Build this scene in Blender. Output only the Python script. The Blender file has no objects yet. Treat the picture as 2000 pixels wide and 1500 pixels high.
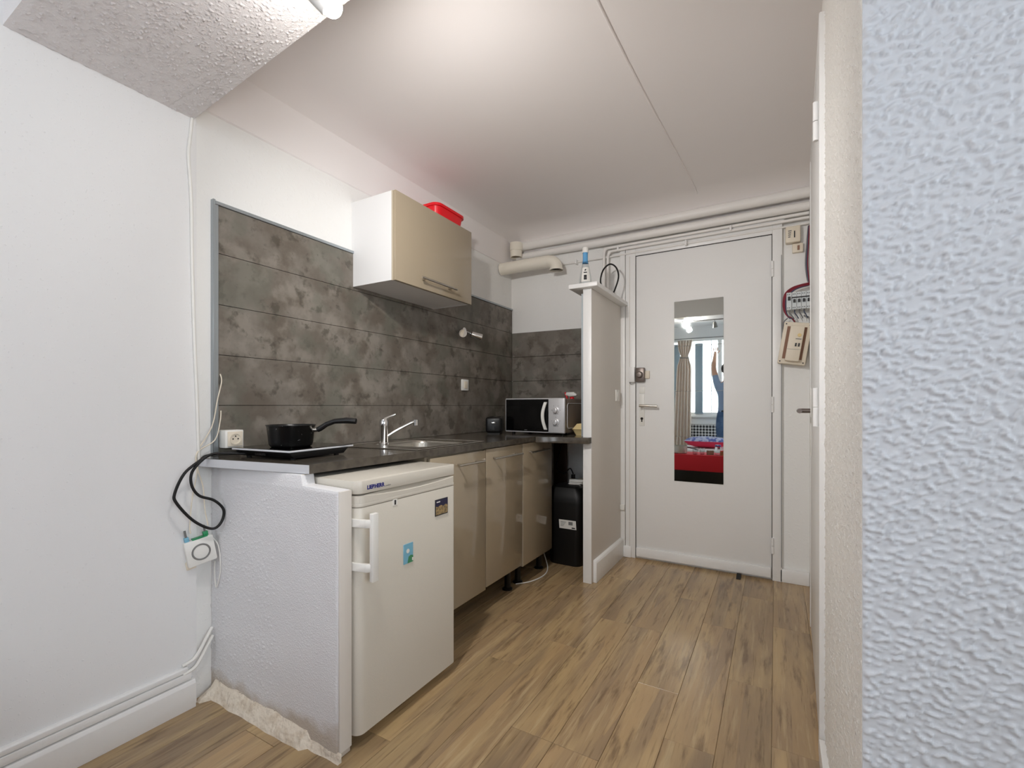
import bpy, bmesh, math, random
from mathutils import Vector, Matrix, noise
random.seed(7)
R = math.radians
S = bpy.context.scene
COL = S.collection

# ------------------------------------------------------------------ camera, world, lights, exposure
cd = bpy.data.cameras.new('camera'); cam = bpy.data.objects.new('camera', cd); COL.objects.link(cam)
cam.location = (0, 0, 1.08); cam.rotation_euler = (R(90), 0, R(29.8))
cd.sensor_width = 36; cd.sensor_fit = 'HORIZONTAL'; cd.lens = 16.2; cd.shift_y = 0.021
cd.clip_start = 0.01; cd.clip_end = 200
S.camera = cam
S.view_settings.view_transform = 'Standard'; S.view_settings.look = 'None'
S.view_settings.gamma = 1; S.view_settings.use_curve_mapping = False
S.view_settings.exposure = 0.0
S.cycles.use_denoising = True
S.cycles.max_bounces = 12; S.cycles.diffuse_bounces = 8
S.cycles.sample_clamp_indirect = 8

w = bpy.data.worlds.new('world'); S.world = w; w.use_nodes = True
bg = w.node_tree.nodes['Background']; bg.inputs[0].default_value = (0.89, 0.945, 1.0, 1); bg.inputs[1].default_value = 9.6

def light(name, kind, loc, energy, color, **kw):
    d = bpy.data.lights.new(name, kind); o = bpy.data.objects.new(name, d); COL.objects.link(o)
    o.location = loc; d.energy = energy; d.color = color
    for k, v in kw.items(): setattr(d, k, v)
    return o
WIN = (-1.72, -0.10, 0.9, 2.3)     # window opening x0,x1,z0,z1 in the wall at y = -2.3
p = light('window_portal', 'AREA', ((WIN[0]+WIN[1])/2, -2.42, (WIN[2]+WIN[3])/2), 1, (1, 1, 1), shape='RECTANGLE', size=WIN[1]-WIN[0], size_y=WIN[3]-WIN[2])
p.rotation_euler = (R(90), 0, 0); p.data.cycles.is_portal = True
ADDED_WIN = (-1.7, 0.2, 0.9, 2.3)      # unseen window added for side daylight, y0,y1,z0,z1 in the far right wall at x = 2.3
p = light('window_portal', 'AREA', (2.42, (ADDED_WIN[0]+ADDED_WIN[1])/2, (ADDED_WIN[2]+ADDED_WIN[3])/2), 1, (1, 1, 1), shape='RECTANGLE', size=ADDED_WIN[3]-ADDED_WIN[2], size_y=ADDED_WIN[1]-ADDED_WIN[0])
p.rotation_euler = (0, R(90), 0); p.data.cycles.is_portal = True
WARM = (1.0, 0.965, 0.93)
k = light('spot_beam', 'SPOT', (-0.925, 0.775, 2.035), 60, WARM, shadow_soft_size=0.03, spot_size=R(160), spot_blend=.9)
k.rotation_euler = Vector((-.06, 1, -.42)).to_track_quat('-Z', 'Y').to_euler()
light('spot_spill', 'POINT', (-0.90, 0.70, 1.985), 6.0, WARM, shadow_soft_size=0.03)

# ------------------------------------------------------------------ materials
def lin(c):
    return tuple(((v/255)/12.92 if v/255 <= 0.04045 else ((v/255+0.055)/1.055)**2.4) for v in c) + (1,)
MATS = {}
def mat(name, col, rough=0.5, metal=0.0, bump=None, coat=0.0, var=None, emit=None, trans=0.0, ior=1.45, spec=None):
    """bump=(scale, distance, lo, hi) ; var=(colour, scale, lo, hi)"""
    m = bpy.data.materials.new(name); m.use_nodes = True
    nt = m.node_tree; N = nt.nodes; L = nt.links; b = N['Principled BSDF']
    b.inputs['Base Color'].default_value = lin(col); b.inputs['Roughness'].default_value = rough
    b.inputs['Metallic'].default_value = metal; b.inputs['Coat Weight'].default_value = coat
    b.inputs['Transmission Weight'].default_value = trans; b.inputs['IOR'].default_value = ior
    if spec is not None: b.inputs['Specular IOR Level'].default_value = spec
    if emit: b.inputs['Emission Color'].default_value = lin(emit[0]); b.inputs['Emission Strength'].default_value = emit[1]
    geo = N.new('ShaderNodeNewGeometry')
    if var:
        c2, sc, lo, hi = var
        n = N.new('ShaderNodeTexNoise'); n.inputs['Scale'].default_value = sc; n.inputs['Detail'].default_value = 5
        r = N.new('ShaderNodeValToRGB'); r.color_ramp.elements[0].position = lo; r.color_ramp.elements[1].position = hi
        r.color_ramp.elements[0].color = lin(col); r.color_ramp.elements[1].color = lin(c2)
        L.new(geo.outputs['Position'], n.inputs['Vector']); L.new(n.outputs['Fac'], r.inputs[0]); L.new(r.outputs[0], b.inputs['Base Color'])
    if bump:
        sc, dist, lo, hi = bump
        n = N.new('ShaderNodeTexNoise'); n.inputs['Scale'].default_value = sc; n.inputs['Detail'].default_value = 2.5; n.inputs['Roughness'].default_value = .45
        r = N.new('ShaderNodeMapRange'); r.interpolation_type = 'SMOOTHSTEP'; r.inputs['From Min'].default_value = lo; r.inputs['From Max'].default_value = hi
        bp = N.new('ShaderNodeBump'); bp.inputs['Distance'].default_value = dist; bp.inputs['Strength'].default_value = 1
        L.new(geo.outputs['Position'], n.inputs['Vector']); L.new(n.outputs['Fac'], r.inputs[0]); L.new(r.outputs[0], bp.inputs['Height']); L.new(bp.outputs[0], b.inputs['Normal'])
    MATS[name] = m
    return m

def wood_floor():
    m = bpy.data.materials.new('vinyl_wood'); m.use_nodes = True
    nt = m.node_tree; N = nt.nodes; L = nt.links; b = N['Principled BSDF']
    geo = N.new('ShaderNodeNewGeometry'); oi = N.new('ShaderNodeObjectInfo')
    mul = N.new('ShaderNodeVectorMath'); mul.operation = 'MULTIPLY'; mul.inputs[1].default_value = (1, .15, 1)
    add = N.new('ShaderNodeVectorMath'); add.operation = 'ADD'
    off = N.new('ShaderNodeVectorMath'); off.operation = 'SCALE'; off.inputs[0].default_value = (13.1, 7.7, 3.3)
    L.new(oi.outputs['Random'], off.inputs['Scale']); L.new(geo.outputs['Position'], mul.inputs[0]); L.new(mul.outputs[0], add.inputs[0]); L.new(off.outputs[0], add.inputs[1])
    fine = N.new('ShaderNodeVectorMath'); fine.operation = 'MULTIPLY'; fine.inputs[1].default_value = (1, .38, 1); L.new(add.outputs[0], fine.inputs[0])
    def nz(scale, detail, lo, hi):
        n = N.new('ShaderNodeTexNoise'); n.inputs['Scale'].default_value = scale; n.inputs['Detail'].default_value = detail; n.inputs['Roughness'].default_value = .6
        L.new((fine if scale > 30 else add).outputs[0], n.inputs['Vector'])
        r = N.new('ShaderNodeMapRange'); r.interpolation_type = 'SMOOTHSTEP'; r.inputs['From Min'].default_value = lo; r.inputs['From Max'].default_value = hi
        L.new(n.outputs['Fac'], r.inputs[0]); return r.outputs[0]
    def mix(fac, a, c2, k=1.0):
        x = N.new('ShaderNodeMix'); x.data_type = 'RGBA'
        if k != 1.0:
            mm = N.new('ShaderNodeMath'); mm.operation = 'MULTIPLY'; mm.inputs[1].default_value = k; L.new(fac, mm.inputs[0]); fac = mm.outputs[0]
        L.new(fac, x.inputs[0])
        if isinstance(a, tuple): x.inputs[6].default_value = a
        else: L.new(a, x.inputs[6])
        x.inputs[7].default_value = c2
        return x.outputs[2]
    # printed strips, two or three to each plank
    st = N.new('ShaderNodeTexVoronoi'); st.voronoi_dimensions = '2D'; st.feature = 'F1'; st.inputs['Scale'].default_value = 11
    sm = N.new('ShaderNodeVectorMath'); sm.operation = 'MULTIPLY'; sm.inputs[1].default_value = (1.7, .8, 1)
    L.new(add.outputs[0], sm.inputs[0]); L.new(sm.outputs[0], st.inputs['Vector'])
    sx = N.new('ShaderNodeSeparateColor'); L.new(st.outputs['Color'], sx.inputs[0])
    c = mix(sx.outputs[0], lin((184, 156, 118)), lin((154, 132, 106)), .9)
    c = mix(nz(9, 4, .42, .68), c, lin((198, 172, 130)), .8)
    c = mix(nz(24, 6, .53, .70), c, lin((116, 94, 72)), .7)
    c = mix(nz(7, 3, .5, .75), c, lin((138, 120, 98)), .7)
    c = mix(nz(80, 4, .52, .75), c, lin((104, 82, 60)), .6)
    c = mix(nz(45, 4, .55, .7), c, lin((206, 184, 146)), .5)
    rx = N.new('ShaderNodeMath'); rx.operation = 'MULTIPLY_ADD'; rx.inputs[1].default_value = .2; rx.inputs[2].default_value = .78
    L.new(oi.outputs['Random'], rx.inputs[0])
    hv = N.new('ShaderNodeHueSaturation'); L.new(c, hv.inputs['Color']); L.new(rx.outputs[0], hv.inputs['Value']); hv.inputs['Saturation'].default_value = 1.04
    L.new(hv.outputs[0], b.inputs['Base Color'])
    b.inputs['Roughness'].default_value = .24; b.inputs['Specular IOR Level'].default_value = .5
    bp = N.new('ShaderNodeBump'); bp.inputs['Distance'].default_value = .0006; bp.inputs['Strength'].default_value = .6
    L.new(nz(60, 4, .3, .7), bp.inputs['Height']); L.new(bp.outputs[0], b.inputs['Normal'])
    MATS['floor'] = m
wood_floor()

def stone_panel():
    m = bpy.data.materials.new('mottled_slate_laminate'); m.use_nodes = True
    nt = m.node_tree; N = nt.nodes; L = nt.links; b = N['Principled BSDF']
    geo = N.new('ShaderNodeNewGeometry')
    def nz(scale, detail, lo, hi, rough=.55, dist=0.0):
        n = N.new('ShaderNodeTexNoise'); n.inputs['Scale'].default_value = scale; n.inputs['Detail'].default_value = detail
        n.inputs['Roughness'].default_value = rough; n.inputs['Distortion'].default_value = dist
        L.new(geo.outputs['Position'], n.inputs['Vector'])
        r = N.new('ShaderNodeMapRange'); r.interpolation_type = 'SMOOTHSTEP'; r.inputs['From Min'].default_value = lo; r.inputs['From Max'].default_value = hi
        L.new(n.outputs['Fac'], r.inputs[0]); return r.outputs[0]
    def mix(fac, a, c2, k):
        x = N.new('ShaderNodeMix'); x.data_type = 'RGBA'
        mm = N.new('ShaderNodeMath'); mm.operation = 'MULTIPLY'; mm.inputs[1].default_value = k; L.new(fac, mm.inputs[0]); L.new(mm.outputs[0], x.inputs[0])
        if isinstance(a, tuple): x.inputs[6].default_value = a
        else: L.new(a, x.inputs[6])
        x.inputs[7].default_value = c2
        return x.outputs[2]
    c = mix(nz(7, 4, .35, .65), lin((118, 112, 104)), lin((98, 90, 81)), 1)
    c = mix(nz(9, 5, .48, .66, .55, 0), c, lin((138, 132, 123)), .65)
    c = mix(nz(13, 5, .54, .66, .6, 0), c, lin((70, 66, 57)), .7)
    c = mix(nz(5, 3, .5, .62), c, lin((100, 101, 91)), .5)
    c = mix(nz(38, 4, .6, .75), c, lin((60, 55, 50)), .35)
    L.new(c, b.inputs['Base Color']); b.inputs['Roughness'].default_value = .38; b.inputs['Specular IOR Level'].default_value = .35
    MATS['panel'] = m
stone_panel()

def nib_plaster():
    """white roughcast, grubby beige towards a ragged line near the floor where the paint has come off"""
    m = mat('plaster_nib', (226, 226, 228), .75, bump=(200, .0006, .4, .7))
    nt = m.node_tree; N = nt.nodes; L = nt.links; b = N['Principled BSDF']
    geo = N.new('ShaderNodeNewGeometry'); sep = N.new('ShaderNodeSeparateXYZ'); L.new(geo.outputs['Position'], sep.inputs[0])
    n = N.new('ShaderNodeTexNoise'); n.inputs['Scale'].default_value = 9; n.inputs['Detail'].default_value = 6; L.new(geo.outputs['Position'], n.inputs['Vector'])
    a = N.new('ShaderNodeMath'); a.operation = 'MULTIPLY_ADD'; a.inputs[1].default_value = -.13; L.new(n.outputs['Fac'], a.inputs[0]); L.new(sep.outputs['Z'], a.inputs[2])
    r = N.new('ShaderNodeMapRange'); r.inputs['From Min'].default_value = -.01; r.inputs['From Max'].default_value = .03; L.new(a.outputs[0], r.inputs[0])
    x = N.new('ShaderNodeMix'); x.data_type = 'RGBA'; x.inputs[6].default_value = lin((196, 186, 174)); x.inputs[7].default_value = lin((226, 226, 228))
    L.new(r.outputs[0], x.inputs[0]); L.new(x.outputs[2], b.inputs['Base Color'])
nib_plaster()

def pane_glass():
    m = bpy.data.materials.new('window_glass'); m.use_nodes = True
    nt = m.node_tree; N = nt.nodes; L = nt.links
    N.remove(N['Principled BSDF']); out = N['Material Output']
    t = N.new('ShaderNodeBsdfTransparent'); g = N.new('ShaderNodeBsdfGlossy'); g.inputs['Roughness'].default_value = .02
    f = N.new('ShaderNodeFresnel'); f.inputs[0].default_value = 1.45; x = N.new('ShaderNodeMixShader')
    L.new(f.outputs[0], x.inputs[0]); L.new(t.outputs[0], x.inputs[1]); L.new(g.outputs[0], x.inputs[2]); L.new(x.outputs[0], out.inputs[0])
    MATS['pane'] = m
pane_glass()

def checker(name, c1, c2, scale, rough=.6):
    m = mat(name, c1, rough); nt = m.node_tree; N = nt.nodes; L = nt.links
    tc = N.new('ShaderNodeTexCoord'); ch = N.new('ShaderNodeTexChecker'); ch.inputs['Scale'].default_value = scale
    mp = N.new('ShaderNodeMapping'); mp.inputs['Rotation'].default_value = (0, R(45), 0); mp.inputs['Location'].default_value = (.003, .011, .002)
    ch.inputs[1].default_value = lin(c1); ch.inputs[2].default_value = lin(c2)
    L.new(tc.outputs['Object'], mp.inputs[0]); L.new(mp.outputs[0], ch.inputs[0]); L.new(ch.outputs[0], N['Principled BSDF'].inputs['Base Color'])

mat('wall', (226, 226, 226), .6, bump=(140, .0006, .62, .78))
mat('wall_kitchen', (232, 232, 230), .6, bump=(60, .0008, .5, .8))
mat('crepi', (216, 220, 226), .5)
mat('crepi_soft', (240, 238, 233), .6, bump=(260, .0005, .4, .7))
mat('gouttelette', (236, 233, 233), .5, bump=(260, .0004, .4, .7))
mat('ceiling', (234, 230, 229), .8)
mat('ceiling_room', (230, 230, 230), .8)
mat('paint', (234, 234, 233), .35, bump=(25, .0006, .4, .7))
mat('paint_matt', (216, 211, 204), .6)
mat('door_paint', (234, 234, 233), .28, bump=(14, .0006, .4, .7))
mat('pipe', (234, 232, 229), .4)
mat('duct', (234, 229, 216), .35)
mat('mortar', (222, 212, 196), .9, var=((196, 180, 158), 22, .5, .75), bump=(45, .003, .3, .7))
mat('dark_gap', (34, 30, 27), .9)
mat('alu', (165, 172, 176), .35, .7)
mat('worktop', (84, 78, 70), .14, var=((66, 61, 54), 30, .42, .66), spec=.5)
mat('edge_white', (206, 208, 212), .5)
mat('taupe_gloss', (158, 145, 124), .10, coat=.3)
mat('taupe_edge', (186, 176, 158), .3)
mat('melamine', (222, 222, 222), .45)
mat('melamine_dark', (150, 138, 120), .5)
mat('steel', (190, 186, 178), .25, 1.0)
mat('brushed', (196, 190, 180), .32, 1.0)
mat('chrome', (225, 225, 225), .07, 1.0)
mat('fridge', (208, 203, 192), .28, bump=(400, .0001, .4, .6))
mat('plastic_white', (228, 227, 222), .4)
mat('plastic_cream', (224, 214, 196), .45)
mat('plastic_black', (14, 14, 15), .35)
mat('black_gloss', (6, 6, 7), .07)
mat('black_rubber', (16, 15, 15), .55)
mat('bin_black', (12, 12, 13), .5)
mat('pan_black', (14, 14, 14), .3, var=((205, 205, 205), 95, .70, .74))
mat('red_plastic', (214, 16, 30), .3)
mat('blue_sticker', (120, 176, 200), .4)
mat('logo_blue', (38, 40, 120), .4)
mat('ink_grey', (120, 120, 118), .5)
mat('ink_dark', (40, 40, 42), .5)
mat('silver_plastic', (200, 200, 202), .35, .25)
mat('side_grey', (132, 120, 110), .4, .2)
mat('green', (40, 140, 90), .4)
mat('card_green', (64, 132, 92), .5)
mat('card_navy', (42, 40, 70), .4)
mat('card_sand', (164, 140, 98), .4, var=((110, 96, 74), 120, .45, .6))
mat('skin_tone', (206, 160, 134), .5)
mat('sponge', (226, 202, 146), .7)
mat('wood_dark', (74, 54, 42), .6)
mat('bottle_clear', (236, 242, 244), .05, trans=1.0, ior=1.2)
mat('glass_clear', (240, 245, 245), .03, trans=1.0, ior=1.3)
mat('blue_plastic', (96, 160, 208), .35)
mat('mirror', (222, 230, 228), .015, 1.0)
mat('mirror_edge', (120, 140, 130), .3)
mat('bulb', (255, 250, 240), .3, emit=((255, 240, 214), 60))
mat('lamp_metal', (150, 150, 150), .3, .9)
mat('wire_red', (128, 38, 52), .45)
mat('wire_blue', (60, 70, 96), .45)
mat('wire_grey', (120, 120, 122), .5)
mat('breaker', (206, 212, 214), .4)
mat('recess_brown', (140, 106, 88), .7)
mat('knob_bronze', (118, 108, 102), .35, .6)
mat('curtain', (232, 218, 204), .85)
mat('shutter', (132, 150, 164), .5)
mat('jeans', (66, 92, 128), .85, var=((92, 116, 148), 14, .4, .7))
mat('shirt', (136, 156, 184), .8)
mat('hair', (36, 28, 24), .6)
mat('red_cloth', (196, 30, 44), .75)
mat('pink_cloth', (232, 60, 96), .8)
mat('pattern_cloth', (190, 196, 226), .8, var=((96, 110, 176), 18, .48, .56))
mat('sofa_grey', (60, 62, 66), .85)
mat('amber', (150, 96, 60), .3)
checker('lattice', (18, 18, 20), (226, 226, 226), 27)
M = MATS

# ------------------------------------------------------------------ geometry helpers
OFF = {}
class MB:
    def __init__(self): self.bm = bmesh.new()
    def box(self, x0, x1, y0, y1, z0, z1, bev=0.0, seg=2, mx=None):
        g = bmesh.ops.create_cube(self.bm, size=1)
        vs = g['verts']
        for v in vs:
            v.co = Vector(((x0+x1)/2 + v.co.x*(x1-x0), (y0+y1)/2 + v.co.y*(y1-y0), (z0+z1)/2 + v.co.z*(z1-z0)))
        if bev:
            es = list({e for v in vs for e in v.link_edges})
            r = bmesh.ops.bevel(self.bm, geom=es, offset=bev, segments=seg, affect='EDGES', profile=.5)
            vs = list({v for f in r['faces'] for v in f.verts} | {v for v in vs if v.is_valid})
        if mx is not None:
            for v in vs: v.co = mx @ v.co
        return self
    def prism(self, poly, a0, a1, axis='z', bev=0.0, seg=2):
        n = len(poly)
        def P(u, v, a): return (u, v, a) if axis == 'z' else ((u, a, v) if axis == 'y' else (a, u, v))
        lo = [self.bm.verts.new(P(u, v, a0)) for u, v in poly]; hi = [self.bm.verts.new(P(u, v, a1)) for u, v in poly]
        fs = [self.bm.faces.new(lo), self.bm.faces.new(hi)]
        for i in range(n): fs.append(self.bm.faces.new((lo[i], lo[(i+1) % n], hi[(i+1) % n], hi[i])))
        bmesh.ops.recalc_face_normals(self.bm, faces=fs)
        if bev:
            bmesh.ops.bevel(self.bm, geom=list({e for f in fs for e in f.edges}), offset=bev, segments=seg, affect='EDGES', profile=.5)
        return self
    def tube(self, pts, r, seg=10, smooth=0, cap=True):
        pts = [Vector(p) for p in pts]
        if smooth and len(pts) > 2:
            q = []
            for i in range(len(pts)-1):
                a, b, c, d = pts[max(i-1, 0)], pts[i], pts[i+1], pts[min(i+2, len(pts)-1)]
                for k in range(smooth):
                    t = k/smooth
                    q.append(.5*((2*b)+(c-a)*t+(2*a-5*b+4*c-d)*t*t+(3*b-a-3*c+d)*t**3))
            q.append(pts[-1]); pts = q
        rs = r if isinstance(r, (list, tuple)) else [r]*len(pts)
        if len(rs) != len(pts):
            rs = [rs[min(int(i*len(rs)/len(pts)), len(rs)-1)] for i in range(len(pts))]
        prev = None; rings = []; nrm = None
        for i, p in enumerate(pts):
            t = (pts[min(i+1, len(pts)-1)] - pts[max(i-1, 0)]).normalized()
            if nrm is None:
                nrm = t.orthogonal().normalized()
            else:
                nrm = (nrm - t*nrm.dot(t))
                nrm = nrm.normalized() if nrm.length > 1e-6 else t.orthogonal().normalized()
            b = t.cross(nrm)
            rings.append([self.bm.verts.new(p + (nrm*math.cos(2*math.pi*k/seg) + b*math.sin(2*math.pi*k/seg))*rs[i]) for k in range(seg)])
        for A, B in zip(rings, rings[1:]):
            for k in range(seg): self.bm.faces.new((A[k], A[(k+1) % seg], B[(k+1) % seg], B[k]))
        if cap:
            self.bm.faces.new(rings[0][::-1]); self.bm.faces.new(rings[-1])
        return self
    def cyl(self, p, q, r, seg=20): return self.tube([p, q], r, seg)
    def lathe(self, prof, c, seg=32, mx=None):
        rings = []
        for r, z in prof:
            if r < 1e-6: rings.append([self.bm.verts.new((c[0], c[1], c[2]+z))])
            else: rings.append([self.bm.verts.new((c[0]+r*math.cos(2*math.pi*k/seg), c[1]+r*math.sin(2*math.pi*k/seg), c[2]+z)) for k in range(seg)])
        for A, B in zip(rings, rings[1:]):
            for k in range(seg):
                if len(A) == 1 and len(B) == 1: continue
                if len(A) == 1: self.bm.faces.new((A[0], B[(k+1) % seg], B[k]))
                elif len(B) == 1: self.bm.faces.new((A[k], A[(k+1) % seg], B[0]))
                else: self.bm.faces.new((A[k], A[(k+1) % seg], B[(k+1) % seg], B[k]))
        if mx is not None:
            for ring in rings:
                for v in ring: v.co = mx @ v.co
        return self
    def sphere(self, c, r, sc=(1, 1, 1), seg=20):
        g = bmesh.ops.create_uvsphere(self.bm, u_segments=seg, v_segments=seg//2+2, radius=r)
        for v in g['verts']: v.co = Vector((c[0]+v.co.x*sc[0], c[1]+v.co.y*sc[1], c[2]+v.co.z*sc[2]))
        return self
    def ring(self, c, R0, r, normal, seg=32, rs=10, sx=1, sy=1):
        n = Vector(normal).normalized(); u = n.orthogonal().normalized()
        if abs(n.z) < .9: u = Vector((0, 0, 1)).cross(n).normalized()
        v = n.cross(u)
        pts = [Vector(c)+u*math.cos(2*math.pi*k/seg)*R0*sx+v*math.sin(2*math.pi*k/seg)*R0*sy for k in range(seg)]
        rings = []
        for k, p in enumerate(pts):
            d = (p-Vector(c)).normalized()
            rings.append([self.bm.verts.new(p+(d*math.cos(2*math.pi*j/rs)+n*math.sin(2*math.pi*j/rs))*r) for j in range(rs)])
        for k in range(seg):
            A, B = rings[k], rings[(k+1) % seg]
            for j in range(rs): self.bm.faces.new((A[j], A[(j+1) % rs], B[(j+1) % rs], B[j]))
        return self
    def grid(self, fn, nu, nv, thick=None):
        V = [[self.bm.verts.new(fn(i/nu, j/nv)) for j in range(nv+1)] for i in range(nu+1)]
        for i in range(nu):
            for j in range(nv): self.bm.faces.new((V[i][j], V[i+1][j], V[i+1][j+1], V[i][j+1]))
        return self
    def build(self, name, m, parent=None, local=False, smooth=True, angle=40):
        me = bpy.data.meshes.new(name)
        bm = self.bm
        bmesh.ops.recalc_face_normals(bm, faces=bm.faces[:])
        loc = Vector((0, 0, 0))
        if parent is not None:
            o_ = OFF.get(parent.name)
            if not local and o_ is not None:
                for v in bm.verts: v.co -= o_
        elif not local:
            xs = [v.co.x for v in bm.verts]; ys = [v.co.y for v in bm.verts]; zs = [v.co.z for v in bm.verts]
            loc = Vector(((min(xs)+max(xs))/2, (min(ys)+max(ys))/2, min(zs)))
            for v in bm.verts: v.co -= loc
        bm.to_mesh(me); bm.free()
        for mm in (m if isinstance(m, (list, tuple)) else [m]): me.materials.append(M[mm] if isinstance(mm, str) else mm)
        if smooth:
            me.shade_smooth(); me.set_sharp_from_angle(angle=R(angle))
        o = bpy.data.objects.new(name, me); COL.objects.link(o)
        o.location = loc
        if parent is not None:
            o.parent = parent
            OFF[o.name] = OFF.get(parent.name)
        else:
            OFF[o.name] = loc.copy()
        return o

def B(*a, **k): return MB().box(*a, **k)
def tag(o, label=None, cat=None, group=None, kind=None):
    if label: o['label'] = label
    if cat: o['category'] = cat
    if group: o['group'] = group
    if kind: o['kind'] = kind
    return o
def thing(name, label, cat, loc=(0, 0, 0), rot=(0, 0, 0), group=None):
    o = bpy.data.objects.new(name, None); COL.objects.link(o); o.location = loc; o.rotation_euler = rot
    o.empty_display_size = .05
    OFF[o.name] = Vector(loc)
    return tag(o, label, cat, group)
def struct(name, mb, m, label=None, **k):
    o = mb.build(name, m, **k); return tag(o, label, None, None, 'structure')
def copy_tree(o, parent=None):
    c = o.copy(); COL.objects.link(c)
    if parent is not None: c.parent = parent
    for ch in list(o.children): copy_tree(ch, c)
    return c
def text(body, size, name, m, parent, loc, rot, thick=.0002, off=0.0, shear=0.0):
    cu = bpy.data.curves.new(name, 'FONT'); cu.body = body; cu.size = size; cu.extrude = thick; cu.offset = off; cu.shear = shear
    tmp = bpy.data.objects.new(name, cu); COL.objects.link(tmp)
    dg = bpy.context.evaluated_depsgraph_get(); me = bpy.data.meshes.new_from_object(tmp.evaluated_get(dg))
    bpy.data.objects.remove(tmp); bpy.data.curves.remove(cu)
    me.materials.clear(); me.materials.append(M[m])
    o = bpy.data.objects.new(name, me); COL.objects.link(o); o.parent = parent
    o_ = OFF.get(parent.name) or Vector((0, 0, 0))
    o.location = Vector(loc)-o_; o.rotation_euler = rot
    return o

# ================================================================== SETTING
XK, XL = -1.86, -1.83          # kitchen wall face, main room left wall face
YW, XR = -2.3, 2.3             # window wall face, far right wall of the main room
def xright(y): return .13 if y < 1.7 else .13+(y-1.7)*.0302

# floor
fl = struct('floor', B(-1.98, 2.4, -2.4, 3.4, -.10, -.0035), 'floor', 'brown wood-look vinyl plank floor of the room and kitchen')
pw, pl = .152, .914
plank_mesh = {}
for k in range(-8, 20):
    x0 = -.62+pw*k
    y = 1.345 - pl*5 + ([0, .46, .2, .66, .33, .58, .1][k % 7] if k != -1 else 0)
    while y < 3.29:
        ya, yb = max(y, YW), min(y+pl, 3.285)
        xa, xb = max(x0, XL), min(x0+pw, XR)
        y += pl
        if x0 > .16: yb = min(yb, 1.0)
        if yb-ya < .02 or xb-xa < .01: continue
        key = (round(xb-xa, 4), round(yb-ya, 4))
        o = None
        if key not in plank_mesh:
            hx, hy = (xb-xa)/2-.0006, (yb-ya)/2-.0006
            mb = MB(); mb.box(-hx, hx, -hy, hy, -.0034, 0)
            top = [e for e in mb.bm.edges if all(v.co.z > -.001 for v in e.verts)]
            bmesh.ops.bevel(mb.bm, geom=top, offset=.0007, segments=1, affect='EDGES')
            o = mb.build('plank', 'floor', fl, local=True, smooth=False); plank_mesh[key] = o.data
        else:
            o = bpy.data.objects.new('plank', plank_mesh[key]); COL.objects.link(o); o.parent = fl
        o.location = Vector(((xa+xb)/2, (ya+yb)/2, 0)) - OFF[fl.name]

# left wall of the main room, kitchen wall, end wall
wl = struct('wall_left', B(-1.98, XL, YW-.2, .885, -.05, 2.6), 'wall', 'plain white wall at the left, up to the kitchen recess')
wk = struct('wall_kitchen', B(-1.99, XK, .80, 3.5, -.05, 2.6), 'wall_kitchen', 'white wall behind the kitchen units')
tb = struct('trim_1', MB().prism([(XK-.0, 2.43), (XK-.0, 2.185), (XK+.006, 2.19), (XK+.006, 2.37), (XK+.02, 2.41), (XK+.06, 2.45), (XK-.0, 2.45)], .88, 3.24, 'y'), 'ceiling', 'plaster band along the top of the kitchen wall')
we = struct('wall_end', MB().prism([(XK-.1, 3.24), (XK, 3.24), (-1.0, 3.285), (.30, 3.29), (.30, 3.45), (XK-.1, 3.45)], -.05, 2.6), 'wall_kitchen', 'white end wall around the entrance door')
wr = struct('wall_right', MB().prism([(.13, 1.0), (.13, 1.7), (.178, 3.29), (.18, 3.4), (.30, 3.4), (.30, 1.02)], -.05, 2.6), 'crepi_soft', 'cream painted side wall at the right, beside the entrance door')
MB().box(.1305, 2.35, .9965, 1.12, -.05, 2.6).build('wall_front', 'crepi')
wf = bpy.data.objects['wall_front']; tag(wf, 'pale blue-grey wall with coarse textured plaster at the right edge', None, None, 'structure')
ya, yb, za, zb = ADDED_WIN
struct('wall_far_right', MB().box(XR, XR+.1, YW-.2, ya, -.05, 2.6).box(XR, XR+.1, yb, 1.0, -.05, 2.6).box(XR, XR+.1, ya, yb, -.05, za).box(XR, XR+.1, ya, yb, zb, 2.6), 'wall', 'white far wall of the main room')
w2 = thing('added_window', 'unseen window added in the far right wall for side daylight', None, (XR, (ya+yb)/2, za)); w2['kind'] = 'structure'
MB().box(XR+.03, XR+.08, ya, ya+.06, za, zb).box(XR+.03, XR+.08, yb-.06, yb, za, zb).box(XR+.03, XR+.08, ya, yb, za, za+.06).box(XR+.03, XR+.08, ya, yb, zb-.06, zb).build('window_frame', 'paint', w2)
MB().box(XR+.03, XR+.08, (ya+yb)/2-.035, (ya+yb)/2+.035, za+.06, zb-.06).build('mullion', 'paint', w2)
for a, b in ((ya+.05, (ya+yb)/2-.03), ((ya+yb)/2+.03, yb-.05)): MB().box(XR+.05, XR+.056, a, b, za+.05, zb-.05).build('pane', 'pane', w2)
x0, x1, z0, z1 = WIN
mb = MB(); T0, T1 = YW-.2, YW
mb.box(-1.98, x0, T0, T1, -.05, 2.6).box(x1, XR+.1, T0, T1, -.05, 2.6).box(x0, x1, T0, T1, -.05, z0).box(x0, x1, T0, T1, z1, 2.6)
struct('wall_window', mb, 'wall', 'white window wall seen in the door mirror')

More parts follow.
